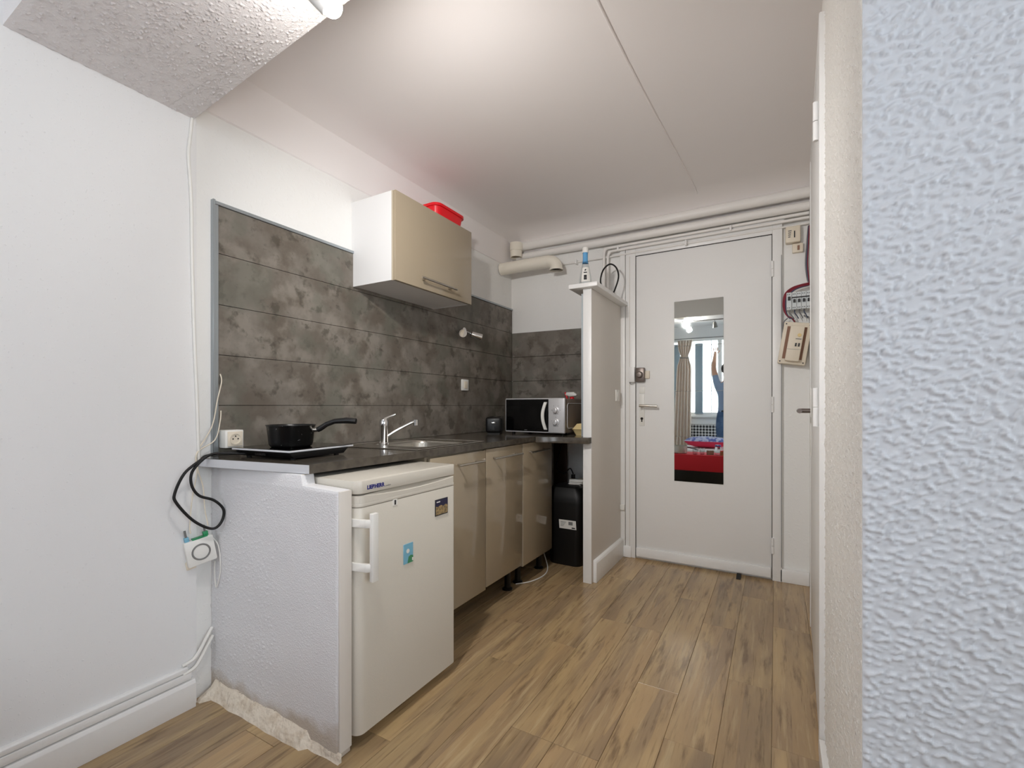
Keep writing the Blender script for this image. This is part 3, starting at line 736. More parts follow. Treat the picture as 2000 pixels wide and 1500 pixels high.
# saucepan
px_, py_, pz_ = -1.592, 1.098, .9255
sn = thing('saucepan', 'speckled black saucepan with black handle standing on the hob', 'pan', (px_, py_, pz_))
MB().lathe([(0, 0), (.066, 0), (.072, .003), (.076, .012), (.0835, .077), (.0865, .080), (.0865, .082), (.083, .082), (.0805, .079), (.073, .012), (0, .006)], (px_, py_, pz_), 48).build('pot', 'pan_black', sn)
u = Vector((.868, .497, 0))
def along(t, z, s=0): return Vector((px_, py_, pz_)) + u*t + Vector((0, 0, z))
MB().tube([along(.082, .063), along(.101, .064)], .0085, 14).build('ferrule', 'brushed', sn)
MB().tube([along(.100, .063), along(.112, .069), along(.135, .084), .5*(along(.16, .094)+along(.17, .096)), along(.21, .098), along(.246, .095)], [.010, .0105, .0095, .0095, .0115, .0105], 14).build('handle', 'plastic_black', sn)

# socket, switch, wall spotlight on the splashback
XP = XK+.010
so = thing('wall_socket', 'white surface-mounted power socket at the left end of the splashback', 'socket', (XP, 1.005, .95))
MB().box(XP, XP+.045, .972, 1.042, .918, .986, .004).build('box', 'plastic_white', so)
MB().box(XP+.045, XP+.049, .980, 1.036, .924, .980, .0015).build('face_plate', 'plastic_cream', so)
MB().lathe([(.021, 0), (.0225, .003), (.018, .003), (.0175, .0004), (0, .0004)], (0, 0, 0), 28, Matrix.Translation((XP+.0495, 1.008, .952)) @ Matrix.Rotation(R(90), 4, 'Y')).build('socket_well', 'plastic_cream', so)
mb = MB()
for dy, dz in ((-.0095, 0), (.0095, 0), (0, .010)): mb.cyl((XP+.0485, 1.008+dy, .952+dz), (XP+.0504, 1.008+dy, .952+dz), .0028, 10)
mb.build('contact_holes', 'dark_gap', so)
sw = thing('light_switch', 'white light switch on the dark splashback above the worktop', 'switch', (XP, 2.575, 1.18))
MB().box(XP, XP+.010, 2.535, 2.612, 1.182, 1.258, .003).build('plate', 'plastic_white', sw)
MB().box(XP+.010, XP+.0145, 2.556, 2.592, 1.196, 1.244, .002).build('rocker', 'plastic_cream', sw)
ws = thing('wall_spotlight', 'small chrome double spotlight on the splashback right of the wall cabinet', 'lamp', (XP, 2.57, 1.55))
MB().lathe([(0, 0), (.028, 0), (.026, .012), (.010, .020), (0, .020)], (0, 0, 0), 24, Matrix.Translation((XP, 2.56, 1.585)) @ Matrix.Rotation(R(90), 4, 'Y')).build('base', 'chrome', ws)
for y, dy in ((2.485, -.03), (2.635, .035)):
    h = MB().tube([(XP+.015, 2.56, 1.585), (XP+.03, y, 1.572)], .005, 8).tube([(XP+.028, y-dy*.5, 1.572), (XP+.075, y+dy, 1.552)], [.021, .026], 20).build('spot_head', 'chrome', ws)
    MB().tube([(XP+.074, y+dy, 1.5525), (XP+.0765, y+dy*1.03, 1.5515)], .023, 20).build('lens', 'plastic_cream', h)

# microwave
mw = thing('microwave', 'silver and black microwave with two knobs in the worktop corner', 'microwave', (-1.384, 2.703, .888), (0, 0, R(-4)))
W2 = .227
MB().box(-W2+.008, W2-.006, .016, .305, .016, .236, .006).build('body', 'side_grey', mw, True)
MB().box(-W2, W2, 0, .020, .014, .240, .006).build('front_frame', 'silver_plastic', mw, True)
MB().box(-W2+.008, .112, -.003, .004, .022, .233, .002, 1).build('door', 'black_gloss', mw, True)
MB().box(.114, W2-.004, -.004, .004, .018, .237, .003).build('control_panel', 'silver_plastic', mw, True)
hpts = [(.098, -.010, .036), (.084, -.020, .075), (.078, -.024, .125), (.084, -.020, .175), (.098, -.010, .214)]
mb = MB()
for i in range(16):
    pass
prevr = None
for i in range(17):
    t = i/16; z = .036+.178*t; bow = math.sin(math.pi*t); xc = .094-.016*bow; yc = -.006-.012*bow
    ring = [mb.bm.verts.new((xc+dx, yc+dy, z)) for dx, dy in ((-.010, .004), (-.010, -.005), (.010, -.005), (.010, .004))]
    if prevr:
        for k in range(4): mb.bm.faces.new((prevr[k], prevr[(k+1) % 4], ring[(k+1) % 4], ring[k]))
    else: mb.bm.faces.new(ring)
    prevr = ring
mb.bm.faces.new(prevr); mb.build('handle', 'plastic_white', mw, True)
for z in (.162, .086):
    k_ = MB().lathe([(.023, 0), (.023, .006), (.018, .008), (.0165, .020), (.014, .022), (0, .022)], (0, 0, 0), 28, Matrix.Translation((.168, -.004, z)) @ Matrix.Rotation(R(90), 4, 'X')).build('knob', 'silver_plastic', mw, True)
    MB().box(.167, .169, -.0268, -.0258, z-.002, z+.014).build('pointer', 'ink_grey', k_, True)
    for aa in range(-60, 241, 60 if z > .1 else 75):
        MB().box(.168+.031*math.cos(R(aa))-.0018, .168+.031*math.cos(R(aa))+.0018, -.0046, -.0038, z+.031*math.sin(R(aa))-.0018, z+.031*math.sin(R(aa))+.0018).build('dial_mark', 'ink_grey', mw, True)
MB().box(-.068, -.062, -.0036, -.0028, .0285, .0325).box(-.060, -.056, -.0036, -.0028, .0285, .0325).box(-.054, -.049, -.0036, -.0028, .0285, .0325).build('emblem', 'ink_grey', mw, True)
MB().tube([(W2-.006, y_, z_) for y_, z_ in [rrect(.05, .29, .045, .205, .02, 4)[q % 20] for q in range(21)]], .0035, 6, cap=False).build('side_embossing', 'silver_plastic', mw, True)
for sx in (-.19, .19):
    for y in (.05, .27): MB().cyl((sx, y, 0), (sx, y, .017), .012, 12).build('foot', 'black_rubber', mw, True)

# small things round the microwave
ts = thing('toaster', 'black toaster in the dark corner of the worktop left of the microwave', 'toaster', (-1.68, 2.70, .888), (0, 0, R(25)))
MB().box(-.055, .055, -.10, .10, .008, .115, .018, 3).build('body', 'plastic_black', ts, True)
MB().box(-.035, -.012, -.075, .075, .113, .1165).box(.012, .035, -.075, .075, .113, .1165).build('slot', 'dark_gap', ts, True)
MB().box(-.014, .014, -.112, -.098, .070, .082, .003).build('lever', 'chrome', ts, True)
MB().cyl((.0, -.099, .04), (0, -.112, .04), .010, 18).build('knob', 'plastic_black', ts, True)
MB().box(-.04, .04, -.085, .085, 0, .01).build('base', 'black_rubber', ts, True)
sb = thing('spray_bottle', 'trigger spray bottle with red and white head behind the microwave', 'bottle', (-1.285, 3.12, .888))
MB().lathe([(0, 0), (.034, 0), (.036, .01), (.036, .14), (.026, .185), (.014, .20), (.014, .225), (0, .225)], (-1.285, 3.12, .888), 24).build('body', 'plastic_white', sb)
MB().lathe([(.017, .215), (.017, .245), (.012, .255), (0, .255)], (-1.285, 3.12, .888), 18).build('collar', 'red_plastic', sb)
MB().prism([(-1.335, 1.158), (-1.325, 1.176), (-1.27, 1.178), (-1.245, 1.160), (-1.247, 1.150), (-1.30, 1.146)], 3.108, 3.132, 'y', .004).build('spray_head', 'plastic_white', sb)
MB().prism([(-1.342, 1.176), (-1.336, 1.178), (-1.322, 1.150), (-1.315, 1.128), (-1.322, 1.126), (-1.334, 1.150)], 3.112, 3.128, 'y', .002).build('trigger', 'red_plastic', sb)
cl = thing('food_box', 'beige takeaway food box squeezed between microwave and partition wall', 'box', (-1.09, 2.84, .888))
rbox([((-1.125, -1.053, 2.79, 2.885), .888), ((-1.141, -1.040, 2.772, 2.905), .924), ((-1.146, -1.037, 2.767, 2.910), .927)], .012).build('base', 'sponge', cl)
rbox([((-1.146, -1.037, 2.767, 2.910), .9275), ((-1.141, -1.040, 2.772, 2.905), .930), ((-1.120, -1.056, 2.795, 2.88), .962)], .012).build('lid', 'sponge', cl)

# bin
bn = thing('trash_bin', 'tall black plastic bin standing between base unit and partition wall', 'bin', (-1.245, 2.99, 0))
bx = (-1.383, -1.108, 2.862, 3.13)
def sh(e, d): return (e[0]+d, e[1]-d, e[2]+d, e[3]-d)
rbox([(sh(bx, .022), 0), (sh(bx, .018), .01), (sh(bx, .003), .40), (sh(bx, .003), .425)], .05).build('body', 'bin_black', bn)
rbox([(bx, .42), (bx, .45), (sh(bx, .012), .49), (sh(bx, .03), .522), (sh(bx, .06), .531)], .05).build('lid', 'bin_black', bn)
lb = MB().prism([(-1.275, .311), (-1.153, .311), (-1.149, .253), (-1.271, .253)], 2.8645, 2.8665, 'y').build('label', 'plastic_white', bn)
mb = MB()
for i in range(4): mb.box(-1.262, -1.222-.006*i, 2.8638, 2.8646, .296-i*.009, .299-i*.009)
mb.box(-1.205, -1.175, 2.8638, 2.8646, .280, .302)
mb.build('print', 'ink_grey', lb); MB().box(-1.182, -1.158, 2.8638, 2.8646, .258, .266).build('print', 'ink_dark', lb)
ps = thing('power_strip', 'white multi-socket power strip lying on the black bin lid', 'power strip', (-1.185, 3.03, .531), (0, 0, R(12)))
MB().box(-.075, .075, -.026, .026, .001, .036, .006).build('case', 'plastic_white', ps, True)
for x in (-.05, 0, .05): MB().cyl((x, 0, .035), (x, 0, .0375), .018, 20).build('outlet', 'plastic_cream', ps, True)
for i, x in enumerate((-.05, .05)):
    MB().cyl((x, 0, .0375), (x, 0, .066), .015, 14).build('plug', 'plastic_black', ps, True)
tag(MB().tube([(-1.234, 3.02, .598), (-1.25, 3.0, .64), (-1.30, 3.01, .60), (-1.37, 3.04, .63), (-1.38, 3.10, .72), (-1.36, 3.16, .85)], .004, 8, smooth=6).build('appliance_cord', 'black_rubber'), 'thin black cord rising from the power strip to the worktop above the bin', 'cord')
tag(MB().tube([(-1.136, 3.04, .598), (-1.13, 3.0, .63), (-1.09, 2.98, .655), (-1.06, 3.0, .65), (-1.05, 3.05, .61), (-1.05, 3.09, .68), (-1.07, 3.15, .85)], .004, 8, smooth=6).build('appliance_cord', 'black_rubber'), 'thin black cord rising along the partition wall behind the bin', 'cord')
for nm, z0_, dxx in (('white', .53, 0),):
    mb = MB()
    mb.tube([(-1.20+.045*math.cos(a*.6)+.003*a/2, 2.945+.028*math.sin(a*.6), .5355+.0032*a*.5) for a in range(22)], .0035, 8, smooth=3)
    tag(mb.build('appliance_cord', 'plastic_white'), 'white cord coiled on the bin lid behind the power strip', 'cord')
pk = thing('plank', 'dark brown plank behind the black bin, widened to darken the shaded wall', 'plank', (-1.415, 3.2, 0))
MB().box(-1.47, -1.366, 3.20, 3.225, 0, .85, .002).build('board', 'wood_dark', pk)  # left part of the board stands in for shade on the wall
tag(MB().tube([(-1.36, 2.42, .005), (-1.30, 2.50, .005), (-1.275, 2.62, .005), (-1.30, 2.74, .006), (-1.36, 2.84, .03), (-1.42, 2.90, .09)], .0035, 8, smooth=6).build('floor_cord', 'plastic_white'), 'white cord lying on the floor under the base units by the bin', 'cord')

# bottle and cable on the partition ledge
bo = thing('bottle', 'clear tapered bottle with blue neck and white cap on the partition ledge', 'bottle', (-1.01, 2.665, 1.817))
c0 = (-1.01, 2.665, 1.817)
MB().lathe([(0, .003), (.030, 0), (.036, .004), (.0375, .015), (.037, .03), (.028, .085), (.018, .135), (.0145, .15), (.0145, .20), (0, .20)], c0, 32).build('glass', 'bottle_clear', bo)
MB().lathe([(.0165, .128), (.0175, .140), (.0155, .15), (.0155, .196), (.013, .198)], c0, 28).build('neck_sleeve', 'blue_plastic', bo)
MB().lathe([(0, .194), (.0185, .194), (.0185, .222), (.016, .226), (0, .226)], c0, 24).build('cap', 'plastic_white', bo)
def cone_patch(a0, a1, z0, z1, d, nz_=4, na=8):
    def rad(z):
        P_ = [(.0375, .015), (.037, .03), (.028, .085), (.018, .135)]
        for (r0, q0), (r1, q1) in zip(P_, P_[1:]):
            if q0 <= z <= q1: return r0+(r1-r0)*(z-q0)/(q1-q0)
        return .037
    return MB().grid(lambda u_, v_: (c0[0]+(rad(z0+(z1-z0)*v_)+d)*math.cos(R(a0+(a1-a0)*u_)), c0[1]+(rad(z0+(z1-z0)*v_)+d)*math.sin(R(a0+(a1-a0)*u_)), c0[2]+z0+(z1-z0)*v_), na, nz_)
lbl = cone_patch(-110, -20, .012, .10, .0008).build('label', 'plastic_white', bo)
for a0, a1, z0_, z1_ in ((-80, -62, .078, .084), (-74, -58, .084, .089), (-88, -52, .064, .071), (-84, -56, .022, .052)):
    cone_patch(a0, a1, z0_, z1_, .0014, 1, 4).build('print', 'ink_dark', lbl)
cb = thing('cable', 'black cable loop with a plug lying on the far end of the partition ledge', 'cable', (-.96, 3.05, 1.817))
MB().tube([(-.975, 3.06, 1.835), (-1.0, 3.06, 1.85), (-1.055, 3.08, 1.93), (-1.045, 3.10, 2.02), (-1.00, 3.11, 2.06), (-.955, 3.11, 2.03), (-.935, 3.10, 1.96), (-.955, 3.08, 1.87), (-.965, 3.05, 1.83)], .0055, 10, smooth=7).build('cord', 'black_rubber', cb)
MB().box(-1.01, -.945, 3.02, 3.06, 1.8175, 1.842, .006).build('plug', 'black_rubber', cb)

# pipes above the door
def pipe(name, label, pts, r, cat='pipe', smooth=0, m='pipe', clips=(), group=None):
    t = thing(name, label, cat, pts[0])
    MB().tube(pts, r, 16, smooth=smooth).build('tube', m, t)
    for x in clips: MB().box(x-.006, x+.006, pts[0][1]-r-.004, pts[0][1]+r+.02, pts[-1][2]-r-.006, pts[-1][2]+r+.004, .002).build('clip', m, t)
    return t
pipe('water_pipe', 'thick white pipe, uppermost of the two big ones over the door', [(-1.77, 3.215, 2.338), (.175, 3.225, 2.338)], .031)
pipe('water_pipe', 'white pipe running just below the thickest pipe over the door', [(-1.80, 3.222, 2.262), (.172, 3.235, 2.262)], .025)
pipe('conduit', 'thin white conduit, higher of two that bend down onto the partition ledge', [(.170, 3.245, 2.223), (-.5, 3.243, 2.221), (-1.03, 3.24, 2.219), (-1.07, 3.238, 2.210), (-1.083, 3.236, 2.18), (-1.084, 3.235, 2.10), (-1.084, 3.235, 1.818)], .0095, smooth=6)
pipe('conduit', 'thin white conduit, lower of two that bend down onto the partition ledge', [(.170, 3.245, 2.196), (-.5, 3.243, 2.194), (-1.005, 3.24, 2.192), (-1.04, 3.238, 2.184), (-1.054, 3.236, 2.155), (-1.055, 3.235, 2.10), (-1.055, 3.235, 1.818)], .0085, smooth=6)
pipe('conduit', 'thin white wire run along the wall right under the conduits', [(-1.50, 3.255, 2.158), (.170, 3.262, 2.168)], .006)
cm = MB()
for i, (x, z) in enumerate(((-1.30, 2.158), (-.52, 2.165), (-.98, 2.205), (-.25, 2.21))):
    o = MB().box(x-.006, x+.006, 3.225, 3.285, z-.018, z+.016, .003).build('pipe_clip', 'paint')
    tag(o, ['small white clip on the wire between duct and bottle', 'small white clip on the wire above the door middle', 'small white clip on the conduits above the ledge', 'small white clip on the conduits above the mirror'][i], 'clip', 'pipe clips over the door')
tag(MB().tube([(-.98, 3.235, 2.392), (-.84, 3.238, 2.384), (-.69, 3.242, 2.393), (-.50, 3.247, 2.402), (-.30, 3.25, 2.396), (-.1, 3.25, 2.402), (.08, 3.25, 2.403), (.13, 3.25, 2.415), (.15, 3.25, 2.39)], .0055, 8, smooth=5).build('ceiling_cable', 'wire_grey'), 'dark grey cable sagging along the ceiling edge above the pipes', 'cable')
vd = thing('vent_duct', 'cream plastic vent duct ending in a downward elbow near the kitchen corner', 'duct', (-1.86, 3.08, 2.15))
MB().tube([(-1.86, 3.075, 2.14), (-1.52, 3.105, 2.150), (-1.46, 3.11, 2.148), (-1.425, 3.113, 2.135), (-1.41, 3.115, 2.11), (-1.408, 3.115, 2.082)], .046, 24, smooth=5, cap=False).build('tube', 'duct', vd)
MB().tube([(-1.408, 3.115, 2.092), (-1.408, 3.115, 2.078)], .050, 24, cap=False).build('rim', 'duct', vd)
MB().cyl((-1.408, 3.115, 2.095), (-1.408, 3.115, 2.094), .044, 24).build('opening', 'dark_gap', vd)
vs = thing('pipe_collar', 'short cream pipe stub above the vent duct in the ceiling corner', 'pipe', (-1.775, 3.165, 2.25))
MB().lathe([(.040, 0), (.046, 0), (.046, .05), (.050, .052), (.050, .11), (.040, .11), (.040, 0)], (-1.775, 3.165, 2.245), 28).build('tube', 'duct', vs)
MB().cyl((-1.775, 3.165, 2.26), (-1.775, 3.165, 2.258), .041, 24).build('opening', 'melamine_dark', vs)

# small fittings by the door
sx = thing('light_switch', 'white light switch on the partition wall next to the door casing', 'switch', (-.967, 3.14, 1.05))
MB().box(-.9668, -.957, 3.125, 3.200, 1.11, 1.19, .003).build('plate', 'plastic_white', sx)
MB().box(-.957, -.953, 3.142, 3.183, 1.125, 1.175, .0015).build('rocker', 'plastic_white', sx)
jb = thing('junction_block', 'small white junction block low on the door casing beside the partition wall', 'box', (-.965, 3.25, .335))
MB().box(-.966, -.935, 3.238, 3.259, .335, .372, .002).build('case', 'plastic_white', jb)
MB().box(-.963, -.938, 3.2385, 3.2405, .352, .355).build('joint', 'ink_grey', jb)
dw = tag(MB().prism([(3.18, 0.0002), (3.235, 0.0002), (3.235, .022), (3.18, .004)], -.215, -.190, 'x', .001).build('door_wedge', 'black_rubber'), 'small black wedge on the floor in front of the entrance door', 'wedge')

# electrics right of the door
th = thing('wall_bell', 'cream square chime box high on the wall right of the door', 'box', (.09, 3.27, 2.06))
MB().box(.050, .128, 3.24, 3.29, 2.062, 2.160, .008).build('case', 'plastic_cream', th)
MB().box(.094, .100, 3.2385, 3.241, 2.088, 2.128).build('slot', 'ink_dark', th)
mb = MB()
for i in range(4): mb.box(.064, .082-.002*i, 3.2388, 3.2405, 2.128-i*.012, 2.134-i*.012)
mb.build('grille', 'ink_grey', th)
s2 = thing('bell_switch', 'tiny cream switch just under the chime box', 'switch', (.115, 3.28, 2.005))
MB().box(.086, .142, 3.262, 3.29, 2.004, 2.058, .004).build('plate', 'plastic_cream', s2)
MB().box(.112, .124, 3.259, 3.263, 2.016, 2.044, .001).build('rocker', 'recess_brown', s2)
bk = thing('breaker_row', 'row of grey circuit breakers with loose wires right of the door', 'breakers', (.115, 3.25, 1.64))
MB().box(.052, .176, 3.245, 3.29, 1.655, 1.745, .002).build('rail', 'melamine', bk)
for i in range(5):
    xa = .055+i*.0240+(0.004 if i else 0)
    wd = .0265 if i == 0 else .0232
    md = MB().box(xa, xa+wd, 3.20, 3.246, 1.650, 1.752, .0015, 1).build('breaker', 'breaker', bk)
    MB().box(xa+wd*.25, xa+wd*.75, 3.188, 3.201, 1.690 if i else 1.705, 1.708 if i else 1.726, .001, 1).build('toggle', 'ink_dark', md)
    MB().box(xa+.004, xa+.008, 3.198, 3.2008, 1.738, 1.743).box(xa+.013, xa+.017, 3.198, 3.2008, 1.738, 1.743).box(xa+.004, xa+.008, 3.198, 3.2008, 1.658, 1.663).box(xa+.013, xa+.017, 3.198, 3.2008, 1.658, 1.663).build('terminal', 'ink_dark', md)
MB().box(.082, .176, 3.1985, 3.2005, 1.716, 1.724).build('stripe', 'ink_dark', bk)
for i, (dx, dz, m_) in enumerate(((0, 0, 'wire_red'), (.004, -.006, 'wire_red'), (-.004, .005, 'wire_red'), (.008, -.010, 'wire_blue'))):
    MB().tube([(.175-dx, 3.235, 1.80+dz), (.13, 3.215, 1.790+dz), (.085+dx, 3.212, 1.775+dz), (.052+dx, 3.215, 1.745+dz), (.042+dx, 3.22, 1.70), (.046+dx, 3.222, 1.65+dz), (.062+dx, 3.222, 1.615+dz), (.085, 3.225, 1.60), (.10, 3.235, 1.575)], .0038, 8, smooth=5).build('wire', m_, bk)
for i in range(4):
    MB().tube([(.075+i*.024, 3.225, 1.655), (.072+i*.024, 3.215, 1.635), (.082+i*.024, 3.22, 1.618), (.095+i*.022, 3.235, 1.60)], .0028, 6, smooth=4).build('wire', 'wire_blue' if i % 2 else 'wire_grey', bk)
for i, m_ in enumerate(('wire_grey', 'wire_blue', 'wire_red')):
    MB().tube([(.168+.003*i, 3.262-.006*i, 2.15), (.160+.004*i, 3.25, 2.05), (.153+.005*i, 3.25, 1.93), (.160+.004*i, 3.245, 1.84), (.172, 3.235, 1.79)], .0036, 8, smooth=5).build('wire', m_, bk)
mt = thing('electric_meter_box', 'cream electric main-switch box hanging crooked right of the door', 'meter', (.097, 3.27, 1.45), (0, R(9), 0))
MB().box(-.072, .072, -.055, .015, -.125, .125, .006).build('back_plate', 'plastic_cream', mt, True)
MB().box(-.052, .050, -.057, -.054, -.095, .098).build('recess', 'recess_brown', mt, True)
dv = MB().box(-.036, .036, -.095, -.055, -.108, .10, .005).build('main_switch', 'plastic_cream', mt, True)
MB().box(.002, .010, -.099, -.094, -.022, -.002).box(.018, .026, -.099, -.094, -.022, -.002).build('button', 'ink_dark', dv, True)
MB().lathe([(.010, 0), (.010, .004), (0, .004)], (0, 0, 0), 18, Matrix.Translation((.016, -.095, .045)) @ Matrix.Rotation(R(90), 4, 'X')).build('test_button', 'sponge', dv, True)
MB().box(0, .030, -.0958, -.0945, .020, .025).build('print', 'ink_grey', dv, True)
MB().box(-.034, .034, -.0958, -.0945, -.040, -.0385).build('joint', 'ink_grey', dv, True)
mb = MB()
for sx in (-.06, .06):
    for sz in (-.112, .112): mb.cyl((sx, -.0555, sz), (sx, -.057, sz), .004, 10)
mb.build('screw', 'ink_dark', mt, True)
MB().tube([(.06, -.02, .12), (.05, -.03, .16), (.02, -.025, .17)], .004, 8, smooth=4).tube([(-.07, -.02, .06), (-.078, -.02, .12), (-.06, -.025, .15)], .003, 8, smooth=4).build('wire', 'wire_grey', mt, True)

# door mirror of four tiles
mr = thing('door_mirror', 'tall narrow mirror of four square tiles on the entrance door', 'mirror', (-.446, 3.272, .567))
for i in range(4):
    z = .567+i*.3045
    MB().box(-.600, -.294, 3.2675, 3.2715, z+.0006, z+.3039, .0008, 1).build('mirror_tile', 'mirror', mr)

# ---- left wall: white cable, thin wires, fibre box
tag(MB().tube([(XL+.004, .868, 2.115), (XL+.005, .862, 2.05), (XL+.005, .856, 1.98), (XL+.005, .862, 1.88), (XL+.005, .866, 1.78), (XL+.005, .868, 1.6), (XL+.005, .876, 1.3), (XL+.005, .884, 1.1), (XL+.004, .889, .93), (XL+.004, .892, .87)], .0055, 10, smooth=6).build('wall_cable', 'plastic_white'), 'white cable running down the left wall from the ceiling beam', 'cable')
tag(MB().tube([(XK+.013, .976, 1.20), (XK+.024, .975, 1.17), (XK+.024, .960, 1.10), (XK+.024, .940, 1.0), (XL+.006, .882, .905), (XL+.003, .885, .84), (XL+.004, .868, .74), (XL+.016, .855, .65), (XL+.026, .853, .625)], .0022, 6, smooth=6).build('thin_wire', 'plastic_cream'), 'thin cream wire from the splashback edge to the blue plug of the hanging box', 'wire')
tag(MB().tube([(XK+.014, .978, 1.06), (XK+.024, .970, 1.02), (XK+.026, .950, .95), (XL+.008, .884, .91), (XL+.006, .886, .85), (XL+.004, .905, .78), (XL+.01, .908, .70), (XL+.024, .912, .64)], .0022, 6, smooth=6).build('thin_wire', 'plastic_cream'), 'thin cream wire from the splashback edge to the green plug of the hanging box', 'wire')
tag(MB().tube([(XL+.012, .925, .60), (-1.80, .944, .56), (-1.79, .947, .48), (-1.80, .946, .43), (-1.815, .945, .40), (-1.82, .942, .45), (-1.815, .940, .50)], .0022, 6, smooth=6).build('thin_wire', 'plastic_white'), 'thin white wire loop hanging in the corner below the small box', 'wire')
fb = thing('fibre_socket', 'small white telecom box with a grey ring hanging crooked on the left wall', 'socket', (XL, .892, .556), (R(10), 0, R(-12)))
MB().box(.004, .030, -.046, .046, -.050, .044, .006).build('case', 'plastic_white', fb, True)
MB().ring((.0302, 0, -.004), .027, .0030, (1, 0, 0), 36, 8).build('ring', 'ink_grey', fb, True)
MB().box(.008, .026, -.018, .030, .043, .048).build('adapter', 'green', fb, True)
MB().box(.010, .024, .018, .034, .046, .062, .002).build('plug', 'green', fb, True)
MB().tube([(.017, .026, .06), (.017, .026, .085)], .0035, 8).build('boot', 'ink_grey', fb, True)
MB().box(.010, .024, -.040, -.026, .042, .060, .002).build('plug', 'blue_sticker', fb, True)
MB().tube([(.017, -.033, .058), (.017, -.033, .085)], .0035, 8).build('boot', 'ink_grey', fb, True)
MB().box(-.001, .014, -.050, -.020, -.060, -.03, .003).build('bracket', 'plastic_cream', fb, True)

# ---- track light under the beam
tl = thing('track_light', 'rail with small spotlights under the dropped beam, one glaring at the top edge', 'lamp', (-.5, .68, 2.10))
MB().tube([(-.98, .70, 2.085), (.25, .66, 2.085)], .007, 10).build('rail', 'lamp_metal', tl)
for x in (-.85, -.3, .2): MB().cyl((x, .69, 2.085), (x, .69, 2.118), .006, 10).build('stem', 'lamp_metal', tl)
for i, (x, y, z, d) in enumerate(((-.965, .715, 2.075, (.35, .5, -.28)), (-.62, .685, 2.04, (.05, -.3, -.9)), (-.30, .675, 2.04, (-.2, -.3, -.9)))):
    d = Vector(d).normalized(); p0 = Vector((x, y, z))
    h = MB().cyl((x, y, 2.085), p0, .004, 8).tube([p0-d*.02, p0+d*.01, p0+d*.045], [.014, .024, .030], 20).build('spot_head', 'lamp_metal', tl)
    if i == 0: MB().sphere(p0+d*.052, .026, (1, 1, 1), 20).build('bulb', 'bulb', h)
    else: MB().tube([p0+d*.0455, p0+d*.048], .027, 20).build('bulb', 'plastic_white', h)

# ================================================================== MAIN ROOM (seen in the door mirror)
cu = thing('curtain', 'long beige curtain tied in at the top beside the reflected window', 'curtain', (-1.42, YW+.135, .05))
def curt(u_, v_):
    z = .06+2.19*v_
    half = .115+.05*(1-v_) if z < 1.92 else .085+.05*(z-1.92)/.33
    pin = 1-.35*math.exp(-((z-1.93)/.09)**2)
    x = -1.415-.06*(1-v_) + (u_-.5)*2*half*pin
    y = YW+.135+.028*math.sin(u_*math.pi*11)*pin+.01*math.sin(u_*7+v_*5)
    return (x, y, z)
cm = MB().grid(curt, 110, 24).build('cloth', 'curtain', cu, angle=180)
sm = cm.modifiers.new('solid', 'SOLIDIFY'); sm.thickness = .003
MB().ring((-1.415, YW+.135, 1.93), .085, .008, (0, 0, 1), 28, 8, .5, 1.05).build('tie_back', 'ink_grey', cu)
MB().cyl((-1.75, YW+.135, 2.27), (.1, YW+.135, 2.27), .010, 12).build('rod', 'lamp_metal', cu)
rv = thing('radiator_cover', 'black and white lattice radiator cover under the reflected window', 'radiator', (-.9, YW+.08, .0))
MB().box(-1.80, .4, YW+.012, YW+.05, .10, .74).build('lattice', 'lattice', rv)
MB().box(-1.80, .42, YW+.005, YW+.065, .74, .765, .004).box(-1.80, .42, YW+.005, YW+.06, 0, .10).build('frame', 'paint', rv)

sf = thing('sofa_bed', 'low grey sofa bed with light throw behind the red coffee table', 'sofa', (-1.0, -1.0, 0))
MB().box(-1.78, -.2, -1.35, -.62, .08, .36, .03, 3).build('base', 'sofa_grey', sf)
MB().box(-1.78, -.2, -1.33, -.60, .36, .44, .03, 3).build('mattress', 'wall', sf)
for x in (-1.7, -.28):
    for y in (-1.28, -.68): MB().cyl((x, y, 0), (x, y, .085), .025, 12).build('leg', 'plastic_black', sf)
ps_ = thing('cushion', 'pink cushion with a blue patterned top side on the reflected sofa', 'cushion', (-.86, -.95, .44))
def pill(u_, v_, s):
    a = u_*2-1; b = v_*2-1
    h = .085*(max(0, 1-abs(a)**2.6))**.5*(max(0, 1-abs(b)**2.6))**.5
    return (-.90+a*.30, -.95+b*.22, .53+s*h+.02*b)
MB().grid(lambda u_, v_: pill(u_, v_, -1), 20, 16).build('underside', 'pink_cloth', ps_, angle=180)
MB().grid(lambda u_, v_: pill(u_, v_, 1), 20, 16).build('top_side', 'pattern_cloth', ps_, angle=180)
ct = thing('coffee_table', 'low dark table under a red cloth, reflected at the bottom of the mirror', 'table', (-.85, -.05, 0))
MB().box(-1.30, -.35, -.22, .17, .05, .43, .008).build('body', 'plastic_black', ct)
MB().box(-1.32, -.33, -.24, .195, .428, .440, .003).box(-1.32, -.33, .185, .195, .235, .432, .002).box(-1.32, -.33, -.24, -.232, .235, .432).build('cloth', 'red_cloth', ct)
for x in (-1.25, -.40):
    for y in (-.17, .12): MB().cyl((x, y, 0), (x, y, .055), .02, 10).build('leg', 'plastic_black', ct)
cp = thing('cooking_pot', 'steel cooking pot with a black handle at the left end of the red table', 'pot', (-1.13, .02, .44))
MB().lathe([(0, 0), (.09, 0), (.098, .006), (.10, .10), (.104, .102), (.098, .102), (.094, .008), (0, .006)], (-1.13, .02, .44), 32).build('pot', 'brushed', cp)
MB().tube([(-1.04, .0, .525), (-.95, -.04, .50), (-.90, -.06, .485)], .008, 10).build('handle', 'plastic_black', cp)
